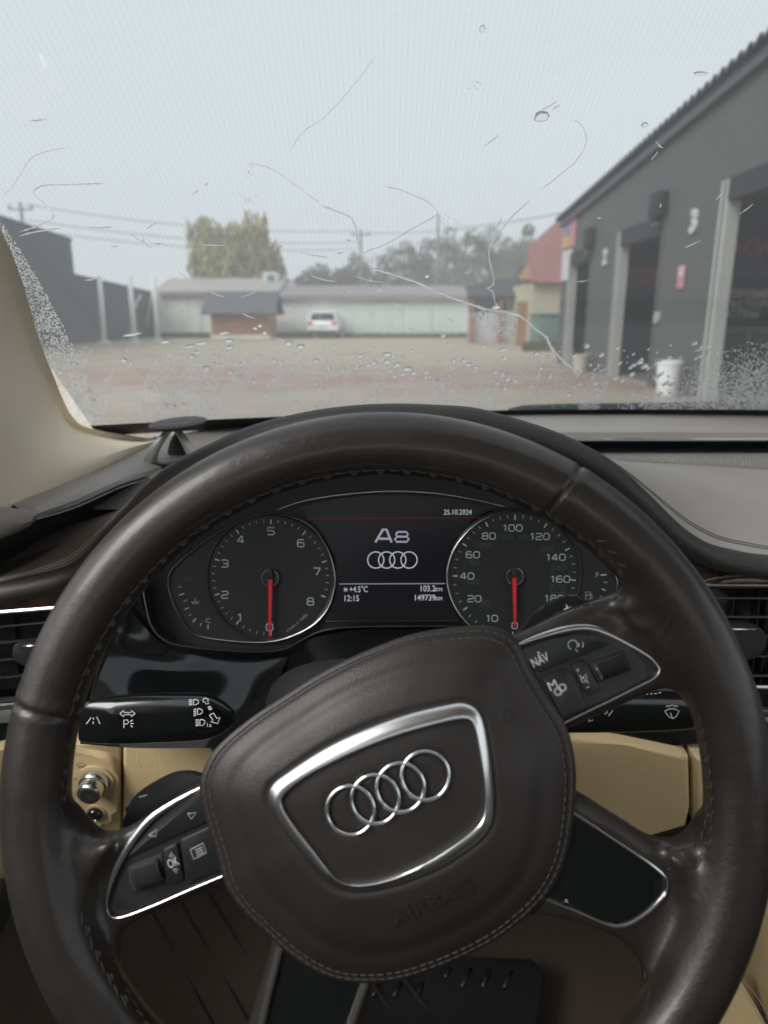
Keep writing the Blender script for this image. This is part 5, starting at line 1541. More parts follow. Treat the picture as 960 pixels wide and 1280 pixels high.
# white posts
for i, (u0, v0, u1, v1) in enumerate([(124, 345, 130, 427), (162, 344, 168, 426), (192, 347, 197, 426)]):
    Y = 33 + i * 1.0
    a, b = at(u1, v1, Y), at(u0, v0, Y)
    a.z = 0.0
    p = thing('white_post', ('white post standing alone beside the dark shed', 'white post with one slanting brace, between the other two posts', 'white post with slanting stay ropes, beside the whitewashed garage')[i], 'post', Matrix.Translation(a), 'white posts by the shed')
    bm = bmesh.new(); b_tube(bm, [(0, 0, 0), b - a], [0.125, 0.10], n=10); obj('shaft', bm, MATS['post_white'], p)
    bm = bmesh.new(); b_box(bm, (0, 0, 0.06), (0.42, 0.42, 0.12), 0.02); obj('foot', bm, MATS['post_white'], p)
    if i == 1:
        bm = bmesh.new(); b_tube(bm, [(b - a) * 0.45, (b - a) * 0.72 + Vector((0.45, 0, 0))], 0.035, n=6); obj('brace', bm, MATS['post_white'], p)
    if i == 2:
        for sx in (-0.55, 0.55, 0.35):
            bm = bmesh.new(); b_tube(bm, [(sx, 0.3, (b - a).z * 0.25), (b - a) * 0.98], 0.025, n=5); obj('stay', bm, MATS['post_white'], p)

# ------ row of garages across the yard
def row_building(name, label, u0, u1, vt, vr, Y, depth, wall, roof, doors):
    b = thing(name, label, 'garage')
    P0, P1 = at(u0, vt, Y), at(u1, vt, Y)
    h = P0.z
    bm = bmesh.new(); b_box(bm, ((P0.x + P1.x) / 2, Y + depth / 2, h / 2), (P1.x - P0.x, depth, h)); obj('wall', bm, MATS[wall], b, smooth=False)
    zr = at(u0, vr, Y + depth * 0.6).z
    bm = bmesh.new()
    pr = [(Y - 0.35, h + 0.02), (Y + depth * 0.6, zr), (Y + depth, zr)]
    rows = [[(x, y, z) for y, z in pr] for x in (P0.x - 0.2, P1.x + 0.2)]
    b_loft(bm, rows); solid(bm, 0.14); obj('roof', bm, MATS[roof], b, smooth=False)
    bm = bmesh.new(); b_box(bm, ((P0.x + P1.x) / 2, Y - 0.38, h - 0.05), (P1.x - P0.x + 0.4, 0.05, 0.22)); obj('fascia', bm, MATS['old_roof'], b, smooth=False)
    for k in range(int((P1.x - P0.x) / 2.2) + 1):
        bm = bmesh.new(); b_box(bm, (P0.x + 0.1 + k * 2.2, Y - 0.02, h / 2), (0.22, 0.12, h - 0.02)); obj('pilaster', bm, MATS[wall], b, smooth=False)
    for d0, d1, m in doors:
        q0, q1 = at(d0, 400, Y), at(d1, 400, Y)
        bm = bmesh.new(); b_box(bm, ((q0.x + q1.x) / 2, Y - 0.03, h * 0.42), (q1.x - q0.x, 0.06, h * 0.84))
        d = obj('door', bm, MATS[m], b, smooth=False)
        for k in range(1, 5):
            bm = bmesh.new(); b_box(bm, (q0.x + (q1.x - q0.x) * k / 5, Y - 0.075, h * 0.42), (0.05, 0.03, h * 0.82)); obj('door_rib', bm, MATS[m], d, smooth=False)
    return b
row_building('garage_row', 'whitewashed garage beside the wooden hut with a pale weathered roof', 196, 345, 366, 348, 44.5, 6, 'whitewash', 'pale_roof', [(212, 252, 'whitewash')])
row_building('garage_row', 'long low garage row with mint green doors under a mauve roof', 346, 582, 371, 357, 43.5, 6, 'whitewash', 'old_roof', [(350, 378, 'whitewash'), (431, 466, 'mint_paint'), (468, 503, 'mint_paint'), (505, 540, 'mint_paint'), (542, 579, 'mint_paint')])
# wooden hut
hut = thing('wooden_hut', 'small brown wooden hut with a steep grey roof in front of the garages', 'hut')
Y = 40.0
a, b = at(265, 418, Y), at(338, 418, Y)
zt, ze = at(300, 363, Y).z, at(300, 391, Y).z
bm = bmesh.new(); b_box(bm, ((a.x + b.x) / 2, Y + 1.3, ze / 2 + 0.05), (b.x - a.x, 2.6, ze + 0.1)); obj('wall', bm, MATS['brown_wood'], hut, smooth=False)
for k in range(6):
    bm = bmesh.new(); b_box(bm, ((a.x + b.x) / 2, Y - 0.02, 0.12 + k * (ze / 6)), (b.x - a.x, 0.05, ze / 6 - 0.03)); obj('plank', bm, MATS['brown_wood'], hut, smooth=False)
bm = bmesh.new(); b_box(bm, ((a.x + b.x) / 2, Y - 0.06, 0.12), (b.x - a.x, 0.04, 0.2)); obj('sill', bm, MATS['whitewash'], hut, smooth=False)
bm = bmesh.new()
b_loft(bm, [[(a.x - 0.4, y, z), (b.x + 0.4, y, z)] for y, z in ((Y - 0.6, ze - 0.02), (Y + 1.1, zt), (Y + 3.0, ze - 0.02))]); solid(bm, 0.10)
obj('roof', bm, MATS['slate'], hut, smooth=False)
bm = bmesh.new(); v3 = [bm.verts.new((b.x + 0.02, y, z)) for y, z in ((Y, ze), (Y + 2.6, ze), (Y + 1.1, zt - 0.1))]; bm.faces.new(v3); obj('gable', bm, MATS['brown_wood'], hut, smooth=False)
# dormer box on the roof behind
dm = thing('roof_dormer', 'small white framed dormer window standing on the garage roof', 'dormer')
a, b = at(329, 354, 47), at(346, 341, 47)
bm = bmesh.new(); b_box(bm, ((a.x + b.x) / 2, 47.6, (a.z + b.z) / 2 - 0.1), (b.x - a.x, 1.2, b.z - a.z + 0.3)); obj('box', bm, MATS['whitewash'], dm, smooth=False)
bm = bmesh.new(); b_box(bm, ((a.x + b.x) / 2 + 0.05, 46.98, (a.z + b.z) / 2), ((b.x - a.x) * 0.5, 0.04, (b.z - a.z) * 0.6)); obj('pane', bm, MATS['green_metal'], dm, smooth=False)
# lean-to and house at the far corner
cn = thing('dark_canopy', 'dark open sided canopy between the garage row and the red roofed house', 'canopy')
Y = 36
rows = [[at(584, 362, Y), at(622, 353, Y), at(664, 347, Y)], [at(584, 374, Y - 2.2), at(622, 374, Y - 2.2), at(664, 374, Y - 2.2)]]
bm = bmesh.new(); b_loft(bm, rows); solid(bm, 0.15); obj('roof', bm, MATS['dark_roof'], cn, smooth=False)
for u in (590, 626, 655):
    p = at(u, 374, Y - 2.0); bm = bmesh.new(); b_box(bm, (p.x, p.y, p.z / 2), (0.16, 0.16, p.z)); obj('post', bm, MATS['brown_wood'], cn, smooth=False)
bm = bmesh.new(); p, q = at(585, 400, Y + 1), at(664, 400, Y + 1); b_box(bm, ((p.x + q.x) / 2, Y + 1, 1.2), (q.x - p.x, 0.2, 2.4)); obj('back_wall', bm, MATS['dark_roof'], cn, smooth=False)
bm = bmesh.new(); p = at(616, 405, Y - 1.2); b_box(bm, (p.x, p.y, 0.7), (2.2, 1.2, 1.4), 0.05)
tag(obj('pale_crate', bm, MATS['sign_white'], None), 'large pale grey crate under the dark canopy', 'crate')
hs_ = thing('red_roof_house', 'cream house with a steep red roof behind the garage corner', 'house')
Y = 30
w0, w1 = at(664, 400, Y), at(730, 400, Y)
ze = at(670, 353, Y).z
bm = bmesh.new(); b_box(bm, ((w0.x + w1.x) / 2, Y + 3, ze / 2), (w1.x - w0.x, 6, ze)); obj('wall', bm, MATS['cream_wall'], hs_, smooth=False)
bm = bmesh.new()
b_loft(bm, [[at(664, 355, Y - 0.3), at(700, 356, Y - 0.3), at(735, 357, Y - 0.3)], [at(660, 311, Y + 1.2), at(700, 275, Y + 2.2), at(735, 246, Y + 2.6)]]); solid(bm, 0.12)
obj('roof', bm, MATS['red_roof'], hs_, smooth=False)
bm = bmesh.new(); f = bm.faces.new([bm.verts.new(p) for p in (at(648, 349, Y + 1.5), at(664, 349, Y - 0.1), at(663, 322, Y + 1.0))]); solid(bm, 0.08)
obj('gable', bm, MATS['orange_wood'], hs_, smooth=False)
bm = bmesh.new(); p = at(653, 400, Y + 1); b_box(bm, (p.x, Y + 1, 0.9), (0.5, 0.3, 1.8)); obj('porch_post', bm, MATS['orange_wood'], hs_, smooth=False)
ct = thing('green_container', 'green metal container beside the cream house wall', 'container')
a, b = at(674, 395, 27), at(700, 427, 27)
bm = bmesh.new(); b_box(bm, ((a.x + b.x) / 2, 27.8, a.z / 2), (b.x - a.x, 1.6, a.z), 0.04); obj('body', bm, MATS['green_metal'], ct)
bm = bmesh.new(); b_box(bm, ((a.x + b.x) / 2, 27.8, a.z + 0.05), (b.x - a.x + 0.1, 1.7, 0.1), 0.03); obj('lid', bm, MATS['green_metal'], ct)

# ------ white car parked at the garages, seen from behind
Y = 41.5
c = at(403, 420, Y); c.z = 0
wc = thing('parked_car', 'white estate car parked in front of the garages, tail towards us', 'car', Matrix.Translation(c) @ Matrix.Rotation(R(-4), 4, 'Z'))
def csec(y, prof):
    return [(x * s, y, z) for s in (1,) for x, z in prof]
prof_lo = [(-0.86, 0.28), (-0.90, 0.5), (-0.91, 0.8), (-0.88, 0.95)]
rows = []
for y, k, zt_ in ((0.0, 0.95, 0.92), (0.06, 0.98, 0.98), (0.5, 1.0, 1.0), (2.6, 1.0, 0.98), (3.2, 0.99, 0.92), (4.2, 0.93, 0.78), (4.45, 0.85, 0.6)):
    ring = [(-0.80 * k, 0.26), (-0.88 * k, 0.34), (-0.91 * k, 0.62), (-0.88 * k, zt_ - 0.06), (-0.80 * k, zt_), (0.80 * k, zt_), (0.88 * k, zt_ - 0.06), (0.91 * k, 0.62), (0.88 * k, 0.34), (0.80 * k, 0.26)]
    rows.append([Vector((x, y, z)) for x, z in ring])
bm = bmesh.new(); V = b_loft(bm, rows, closed_u=True); bm.faces.new(V[0]); bm.faces.new(V[-1])
obj('body', bm, MATS['car_white'], wc, deg=50)
rows = []
for y, hw, z in ((0.12, 0.80, 0.97), (0.42, 0.66, 1.44), (0.6, 0.64, 1.49), (2.0, 0.64, 1.50), (2.5, 0.66, 1.42), (3.2, 0.78, 0.95)):
    rows.append([Vector((-hw - (0.12 if z > 1.2 else 0), y, 0.96)), Vector((-hw - 0.02, y, z - 0.06)), Vector((-hw + 0.06, y, z)), Vector((hw - 0.06, y, z)), Vector((hw + 0.02, y, z - 0.06)), Vector((hw + (0.12 if z > 1.2 else 0), y, 0.96))])
bm = bmesh.new(); V = b_loft(bm, rows); bm.faces.new(V[0])
obj('cabin', bm, MATS['car_white'], wc, deg=50)
bm = bmesh.new(); b_loft(bm, [[(-0.70, 0.10, 1.02), (0.70, 0.10, 1.02)], [(-0.60, 0.36, 1.40), (0.60, 0.36, 1.40)]]); solid(bm, 0.03); obj('rear_window', bm, MATS['car_glass'], wc)
for s in (-1, 1):
    bm = bmesh.new(); b_box(bm, (0.70 * s, 0.01, 0.84), (0.30, 0.10, 0.17), 0.03); obj('tail_light', bm, MATS['tail_red'], wc)
    for y in (0.85, 3.6):
        bm = bmesh.new(); b_disc(bm, (0, 0), 0.32, 0.11, 28, -0.11, 0.03); bm.transform(Matrix.Translation((0.80 * s, y, 0.32)) @ Matrix.Rotation(R(90), 4, 'Y'))
        wl = obj('wheel', bm, MATS['tyre'], wc)
    bm = bmesh.new(); b_box(bm, (1.0 * s, 2.55, 1.0), (0.2, 0.1, 0.14), 0.03); obj('mirror', bm, MATS['car_white'], wc)
bm = bmesh.new(); b_box(bm, (0, -0.005, 0.66), (0.52, 0.02, 0.12)); obj('number_plate', bm, MATS['sign_white'], wc, smooth=False)
bm = bmesh.new(); b_box(bm, (0, -0.03, 0.36), (1.66, 0.12, 0.16), 0.04); obj('bumper', bm, MATS['tyre'], wc)

# ------ poles and wires
def pole(label, u, vb, vt, Y, arm=True):
    t = at(u, vt, Y)
    p = thing('utility_pole', label, 'utility pole', Matrix.Translation((t.x, Y, 0)), 'utility poles behind the yard')
    bm = bmesh.new(); b_tube(bm, [(0, 0, 0), (0, 0, t.z)], [0.13, 0.09], n=10); obj('shaft', bm, MATS['pole_grey'], p)
    if arm:
        bm = bmesh.new(); b_box(bm, (0, 0, t.z - 0.35), (1.4, 0.07, 0.08)); obj('crossarm', bm, MATS['pole_grey'], p, smooth=False)
        for x in (-0.6, 0, 0.6):
            bm = bmesh.new(); b_tube(bm, [(x, 0, t.z - 0.3), (x, 0, t.z - 0.08)], 0.05, n=6); obj('insulator', bm, MATS['pole_grey'], p)
    return t
t1 = pole('utility pole above the warehouse roof beside the windscreen edge', 25, 0, 253, 42)
t2 = pole('utility pole rising behind the mint garage doors', 451, 0, 287, 54)
t3 = pole('plain slim pole among the bare trees behind the garages', 548, 0, 268, 52, False)
def wire(label, p, q, sag):
    bm = bmesh.new()
    pts = [p.lerp(q, t) - Vector((0, 0, sag * 4 * t * (1 - t))) for t in np.linspace(0, 1, 24)]
    b_tube(bm, pts, 0.022, n=5)
    tag(obj('power_line', bm, MATS['pole_grey'], None), label, 'power line', 'power lines across the yard')
for k, (dz, lab) in enumerate(((-0.1, 'topmost thin power line between the poles'), (-0.9, 'middle thin power line between the poles'), (-1.4, 'lowest thin power line between the poles'))):
    wire(lab, t1 + Vector((0.3, 0, dz)), t2 + Vector((0, 0, dz * 0.9)), 0.5)
wire('thin power line running from the middle pole to the garage corner', t2 + Vector((0, 0, -0.2)), Vector((8, 22, 4.6)), 0.4)

# ------ trees
def tree(name, label, u, Y, h, rx, m, n, kind, seed, group):
    r = random.Random(seed)
    X = at(u, 400, Y).x
    t = thing(name, label, 'tree', Matrix.Translation((X, Y, 0)), group)
    bm = bmesh.new()
    b_tube(bm, [(0, 0, 0), (0.1, 0, h * 0.3), (-0.05, 0.1, h * 0.6), (0.1, 0, h * 0.85)], [0.028 * h, 0.022 * h, 0.014 * h, 0.004 * h], n=8)
    limbs = []
    for k in range(11 if kind != 'bare' else 16):
        a = r.uniform(0, 6.28); z = h * r.uniform(0.25, 0.75); L = rx * r.uniform(0.5, 0.95)
        e = Vector((math.cos(a) * L, math.sin(a) * L, z + h * r.uniform(0.08, 0.25)))
        limbs.append((Vector((0, 0, z)), e))
        b_tube(bm, [(0, 0, z), (e.x * 0.5, e.y * 0.5, z + (e.z - z) * 0.6), e], [0.010 * h, 0.006 * h, 0.002 * h], n=5)
        for q in range(3 if kind == 'bare' else 1):
            f = Vector((0, 0, z)).lerp(e, r.uniform(0.4, 0.9)); g = f + Vector((r.uniform(-.3, .3) * rx, r.uniform(-.3, .3) * rx, r.uniform(0.05, 0.2) * h))
            b_tube(bm, [f, g], [0.004 * h, 0.001 * h], n=4)
    obj('trunk', bm, MATS['bark'], t)
    vs, fs = [], []
    clumps = [(Vector((r.gauss(0, 0.42) * rx, r.gauss(0, 0.42) * rx, h * (0.62 + r.gauss(0, 0.14)))), r.uniform(0.16, 0.34) * rx) for _ in range(18)]
    if kind == 'willow':
        clumps = []
        for k in range(80):
            a = r.uniform(0, 6.28); q = r.random() ** 0.5
            clumps.append((Vector((math.cos(a) * q * rx * 0.84, math.sin(a) * q * rx * 0.84, h * (0.93 - 0.22 * q ** 3 - r.random() * 0.20))), r.uniform(0.16, 0.26) * rx))
    clumps += [(e, r.uniform(0.14, 0.28) * rx) for _, e in limbs]
    s0 = {'willow': 0.24, 'bare': 0.13, 'full': 0.20}[kind]
    for i in range(n):
        c, cr_ = r.choice(clumps)
        d = Vector((r.gauss(0, 1), r.gauss(0, 1), r.gauss(0, 1))); d.normalize()
        p = c + d * cr_ * r.uniform(0.5, 1.05) ** 0.6
        if kind == 'willow':
            p = c + Vector((d.x * cr_ * 1.1, d.y * cr_ * 1.1, d.z * cr_ * 0.7 - r.random() ** 1.3 * h * 0.42))
            if p.z < h * 0.12: p.z = h * r.uniform(0.12, 0.4)
        s = s0 * r.uniform(0.6, 1.5)
        ax = Vector((r.gauss(0, 1), r.gauss(0, 1), r.gauss(0, 1) * (0.4 if kind != 'willow' else 0.3))).normalized()
        up = Vector((r.gauss(0, .4), r.gauss(0, .4), 1)).normalized() if kind == 'willow' else Vector((r.gauss(0, 1), r.gauss(0, 1), r.gauss(0, 1))).normalized()
        sx = ax.cross(up)
        if sx.length < 1e-3: continue
        sx.normalize(); k = len(vs)
        lw, lh = (s * 0.45, s * 1.5) if kind == 'willow' else (s * 0.6, s * 0.9)
        vs += [p - sx * lw - up * lh * 0.2, p - up * lh, p + sx * lw - up * lh * 0.1, p + up * lh]
        fs.append((k, k + 1, k + 2, k + 3))
    me = bpy.data.meshes.new('crown'); me.from_pydata([tuple(v) for v in vs], [], fs)
    finish('crown', me, MATS[m], t, smooth=False)
tree('willow_tree', 'broad yellow green willow with hanging twigs behind the wooden hut', 300, 58, 8.3, 3.5, 'willow_leaf', 17000, 'willow', 3, None)
G_ = 'trees behind the garage row'
TREES = [(398, 70, 5.6, 3.2, 'green_leaf', 2600, 'full', 'low dark bushy tree just behind the white parked car'),
         (425, 66, 6.4, 2.6, 'autumn_leaf', 1800, 'bare', 'thin brownish tree beside the utility pole'),
         (470, 72, 7.0, 3.0, 'autumn_leaf', 2200, 'bare', 'thin grey brown tree between the utility pole and the slim pole'),
         (505, 70, 7.6, 2.6, 'autumn_leaf', 2000, 'bare', 'half bare tree just before the slim pole'),
         (535, 74, 8.6, 2.8, 'autumn_leaf', 2400, 'bare', 'half bare tree standing at the slim pole'),
         (578, 72, 9.6, 3.2, 'autumn_leaf', 2800, 'bare', 'tallest half bare tree behind the mint garage doors'),
         (612, 70, 8.4, 2.8, 'green_leaf', 2400, 'full', 'greenish tree above the dark canopy'),
         (645, 68, 8.2, 2.8, 'autumn_leaf', 2400, 'bare', 'brownish tree beside the red roofed house'),
         (668, 66, 8.8, 3.0, 'autumn_leaf', 2400, 'full', 'rounded brownish tree rising behind the red roof'),
         (555, 86, 8.0, 3.6, 'green_leaf', 2400, 'full', 'broad far greenish tree behind the half bare ones'),
         (440, 88, 6.6, 4.0, 'green_leaf', 2400, 'full', 'broad low far tree behind the utility pole')]
for i, (u, Y, h, rx, m, n, kind, lab) in enumerate(TREES):
    tree('roadside_tree', lab, u, Y, h, rx, m, n, kind, 20 + i, G_)
# grass along the foot of the garages
vs, fs = [], []
for i in range(5000):
    u = random.choice([random.uniform(196, 262), random.uniform(430, 585), random.uniform(340, 385), random.uniform(655, 702)])
    Y = 43.2 - random.random() * 0.8 if u < 600 else 26.8 - random.random() * 1.0
    x = at(u, 420, Y).x; k = len(vs); hh = random.uniform(0.1, 0.38); dx = random.uniform(-0.1, 0.1)
    vs += [(x - 0.03, Y, 0), (x + 0.03, Y, 0), (x + dx, Y + random.uniform(-.08, .08), hh)]; fs.append((k, k + 1, k + 2))
me = bpy.data.meshes.new('grass'); me.from_pydata(vs, [], fs)
tag(finish('grass', me, MATS['grass_blade'], None, False), 'thin strip of grass along the foot of the garages', None, kind='stuff')

# ------ haze
hz = bpy.data.materials.new('haze'); hz.use_nodes = True
n, l = hz.node_tree.nodes, hz.node_tree.links
n.remove(n['Principled BSDF'])
pv = n.new('ShaderNodeVolumePrincipled'); pv.inputs['Color'].default_value = (0.92, 0.95, 1.0, 1)
pv.inputs['Density'].default_value = 0.0055
l.new(pv.outputs[0], n['Material Output'].inputs['Volume'])
bm = bmesh.new(); b_box(bm, (0, 70, 5.5), (280, 220, 13))
tag(obj('haze', bm, hz, smooth=False), None, kind='stuff')

# ================================================================== RAIN ON THE GLASS
def water():
    m = bpy.data.materials.new('water'); m.use_nodes = True
    b = m.node_tree.nodes['Principled BSDF']
    b.inputs['Transmission Weight'].default_value = 1.0; b.inputs['IOR'].default_value = 1.33
    b.inputs['Roughness'].default_value = 0.0; b.inputs['Base Color'].default_value = (1, 1, 1, 1)
    MATS['water'] = m
    m = m.copy(); m.name = 'water_film'                   # beads too fine to be clear: they scatter the daylight
    n, l = m.node_tree.nodes, m.node_tree.links
    tl = n.new('ShaderNodeBsdfTranslucent'); tl.inputs['Color'].default_value = (0.97, 0.96, 0.94, 1)
    mx = n.new('ShaderNodeMixShader'); mx.inputs[0].default_value = 0.55
    l.new(n['Principled BSDF'].outputs[0], mx.inputs[1]); l.new(tl.outputs[0], mx.inputs[2]); l.new(mx.outputs[0], n['Material Output'].inputs['Surface'])
    MATS['water_film'] = m
    m = m.copy(); m.name = 'water_trail'
    [q for q in m.node_tree.nodes if q.type == 'MIX_SHADER'][0].inputs[0].default_value = 0.30
    MATS['water_trail'] = m
    m = m.copy(); m.name = 'water_drop'
    [q for q in m.node_tree.nodes if q.type == 'MIX_SHADER'][0].inputs[0].default_value = 0.13  # translucent share whitens the drops in place of mirrored sky
    MATS['water_drop'] = m
water()
def drop_mesh(seg, ring, seed, sx=1.0, ht=0.45):
    r = random.Random(seed)
    wob = [1 + r.uniform(-0.12, 0.12) for _ in range(seg)]
    vs, fs = [], []
    for i in range(ring):
        t = i / ring * math.pi / 2
        for j in range(seg):
            a = 2 * math.pi * j / seg; q = math.cos(t) * (wob[j] * (1 - i / ring) + i / ring)
            vs.append((q * math.cos(a) * sx, q * math.sin(a), math.sin(t) * ht))
    vs.append((0, 0, ht)); top = len(vs) - 1
    for i in range(ring - 1):
        for j in range(seg):
            fs.append((i * seg + j, i * seg + (j + 1) % seg, (i + 1) * seg + (j + 1) % seg, (i + 1) * seg + j))
    for j in range(seg): fs.append(((ring - 1) * seg + j, (ring - 1) * seg + (j + 1) % seg, top))
    fs.append(tuple(range(seg))[::-1])
    me = bpy.data.meshes.new('raindrop'); me.from_pydata(vs, [], fs)
    me.polygons.foreach_set('use_smooth', [True] * (len(fs) - 1) + [False])
    me.materials.append(MATS['water_drop'])
    return me
DM = [drop_mesh(18, 6, s, sx, ht) for s, sx, ht in ((1, 1, .62), (2, 1, .58), (3, 1.1, .62), (4, 0.95, .55))]
def glass_matrix(p, ang=0.0):
    n = glass_n(p)
    x = Vector((1, 0, 0)); x = (x - n * x.dot(n)).normalized()
    y = n.cross(x)
    M = Matrix((x, y, n)).transposed().to_4x4() @ Matrix.Rotation(ang, 4, 'Z')
    M.translation = p
    return M
NDROP = 0
def drop_label(u, v, wpx):
    size = 'tiny raindrop' if wpx < 2.4 else 'small raindrop' if wpx < 3.6 else 'middling raindrop' if wpx < 5 else 'rounded raindrop' if wpx < 8 else 'long flat raindrop'
    where = ('beside the pillar', 'below the white posts', 'below the wooden hut', 'below the white car', 'below the first mint doors', 'below the last mint doors', 'below the dark canopy', 'below the red roofed house', 'below the middle bay', 'below the nearest bay')[sum(u > q for q in (120, 220, 345, 430, 510, 585, 655, 715, 850))]
    row = 'on the gravel line' if v < 440 else 'over the near yard' if v < 462 else 'over the red paving' if v < 485 else 'near the glass foot'
    return size + ' ' + where + ', ' + row
def drop(u, v, wpx, hpx, label=None, group='raindrops on the windscreen', ang=0.0):
    """a bead about wpx by hpx photo pixels; the raked glass foreshortens its height"""
    global NDROP
    p = glass_hit(u, v, 0.0006)
    dist = (p - CAM).length
    n = glass_n(p); vd = (p - CAM).normalized()
    cosv = max(0.25, abs(n.dot(vd)))
    a, b = wpx / 2 * dist / FPX, hpx / 2 * dist / FPX / cosv
    o = bpy.data.objects.new('raindrop', DM[NDROP % 4]); COL.objects.link(o)
    o.matrix_world = glass_matrix(p, ang) @ Matrix.Diagonal((a, b, min(a, b) * 1.0, 1))
    NDROP += 1
    return tag(o, label or drop_label(u, v, wpx), 'raindrop', group)
drop(677, 147, 17, 9, 'largest raindrop, a dark topped bead high against the sky', None, 0.2)
drop(603, 37, 6, 6, 'round raindrop high on the glass, alone against the sky', None)
drop(806, 157, 7, 4, 'small dark raindrop just above the garage roof line', None, 0.4)
drop(31, 411, 0.1, 0.1) if False else None
drop(27, 376, 16, 5, 'long white raindrop in the frosted strip beside the pillar', None)
drop(876, 93, 16, 3, 'thin flat raindrop in the sky above the garage roof', None, 0.1)
drop(620, 385, 10, 5, 'raindrop at the head of the frosted patch below the long runnel', None, -0.1)
BIG = [(361, 430, 10, 6), (376, 434, 11, 6), (319, 411, 6, 4), (325, 408, 6, 4), (331, 417, 6, 4), (281, 417, 14, 3), (286, 427, 12, 4), (252, 430, 15, 4), (237, 434, 12, 3), (287, 435, 12, 4), (246, 441, 7, 4), (240, 447, 9, 4), (259, 461, 9, 5), (207, 428, 12, 4), (155, 451, 8, 5), (165, 419, 22, 3), (94, 448, 0.1, 0.1),
       (395, 452, 8, 5), (411, 460, 7, 6), (411, 452, 4, 5), (450, 446, 9, 4), (484, 444, 11, 4), (484, 453, 10, 4), (468, 454, 7, 5), (460, 457, 6, 4), (452, 460, 7, 4), (497, 457, 10, 4), (509, 462, 12, 5), (518, 467, 10, 4), (489, 464, 6, 3), (546, 477, 6, 6), (554, 420, 7, 5), (567, 451, 6, 5), (580, 451, 8, 5), (586, 457, 9, 4), (595, 460, 7, 4), (619, 465, 8, 5), (628, 469, 8, 5), (635, 474, 8, 6), (643, 475, 5, 3), (673, 471, 5, 5), (629, 438, 10, 3),
       (450, 461, 6, 3), (405, 487, 5, 3), (428, 463, 6, 3), (462, 315 + 31, 0.1, 0.1), (534, 346, 6, 4), (502, 480, 5, 3), (800, 454, 9, 4), (806, 459, 9, 5), (820, 473, 8, 5), (823, 453, 8, 3), (832, 481, 7, 4), (745, 480, 5, 5), (747, 486, 5, 5), (746, 491, 5, 4), (711, 494, 7, 5), (770, 473, 6, 5), (825, 493, 6, 4), (742, 515, 7, 4), (718, 484, 4, 5), (668, 496, 4, 5),
       (108, 487, 7, 4), (112, 491, 7, 5), (108, 470, 4, 3), (93, 456, 7, 5), (214, 508, 10, 6), (214, 495, 7, 4), (76, 466, 8, 4), (117, 501, 5, 3), (230, 506, 5, 4)]
for u, v, a, b in BIG:
    if a > 1: drop(u, v, a * 0.95, b * 0.95)
rr = random.Random(11)
k = 0
while k < 215:
    u = rr.uniform(150, 900); v = 425 + abs(rr.gauss(0, 1)) * 40 + rr.uniform(0, 20)
    if v > 520 or (u > 400 and u < 600 and v > 500): continue
    s = 1.4 + rr.random() ** 2 * 3.4
    drop(u, v, s * 1.35, s * 0.95, ang=rr.uniform(-.3, .3)); k += 1
# frost-like film of very fine droplets
def inside(p, poly):
    c = False; n = len(poly); j = n - 1
    for i in range(n):
        if (poly[i][1] > p[1]) != (poly[j][1] > p[1]) and p[0] < (poly[j][0] - poly[i][0]) * (p[1] - poly[i][1]) / (poly[j][1] - poly[i][1]) + poly[i][0]: c = not c
        j = i
    return c
tv, tf = [], []
def bead(u, v, s):
    p = glass_hit(u, v, 0.0005)
    M = glass_matrix(p)
    dist = (p - CAM).length
    a = s / 2 * dist / FPX
    b = a * 1.5
    k = len(tv)
    for j in range(6):
        t = j * math.pi / 3; tv.append(M @ Vector((a * math.cos(t), b * math.sin(t), 0)))
    for j in range(6):
        t = j * math.pi / 3 + 0.5; tv.append(M @ Vector((a * 0.62 * math.cos(t), b * 0.62 * math.sin(t), a * 0.5)))
    tv.append(M @ Vector((0, 0, a * 0.72)))
    for j in range(6):
        q = (j + 1) % 6
        tf.append((k + j, k + q, k + 6 + q, k + 6 + j)); tf.append((k + 6 + j, k + 6 + q, k + 12))
    tf.append(tuple(k + j for j in range(6))[::-1])
LEFT = [(-20, 250), (0, 275), (20, 305), (45, 345), (70, 390), (90, 430), (104, 462), (112, 490), (130, 520), (150, 548), (100, 548), (66, 498), (42, 428), (16, 347), (-5, 285), (-20, 262)]
for _ in range(14000):
    u, v = rr.uniform(-20, 142), rr.uniform(250, 542)
    if inside((u, v), LEFT): bead(u, v, rr.uniform(0.8, 2.1))
def streak(u, v):
    """wiped lanes slanting through the film"""
    q = (u + (v - 480) * 0.55)
    return noise.noise(Vector((q * 0.028, v * 0.004, 3.1))) + 0.35 * noise.noise(Vector((q * 0.09, v * 0.01, 7.7)))
cnt = 0
while cnt < 14000:
    u, v = rr.uniform(95, 470), 428 + 95 * rr.random() ** 0.75
    if v < 428 + 0.00012 * (u - 330) ** 2 + max(0, (u - 330) * 0.25): continue
    dens = min(1, max(0, (470 - u) / 160)) * min(1, (v - 424) / 30)
    if streak(u, v) < -0.05 or rr.random() > dens: continue
    bead(u, v, rr.uniform(0.5, 1.4)); cnt += 1
cnt = 0
while cnt < 3000:
    u, v = rr.uniform(430, 790), rr.uniform(452, 516)
    if streak(u * 1.3 + 40, v) < 0.12 or rr.random() > (v - 448) / 60: continue
    bead(u, v, rr.uniform(0.6, 1.7)); cnt += 1
cnt = 0
while cnt < 8000:
    u, v = rr.uniform(770, 990), rr.uniform(428, 516)
    d = ((u - 770) / 190) * 0.6 + ((v - 430) / 86) * 0.7 - 0.45
    if rr.random() > max(0, d) ** 1.4 * 1.5 * (0.75 + 0.5 * streak(u, v)): continue
    bead(u, v, rr.uniform(0.6, 1.8)); cnt += 1
PATCH = [(585, 396), (605, 386), (640, 391), (648, 398), (646, 420), (630, 423), (612, 412), (592, 400)]
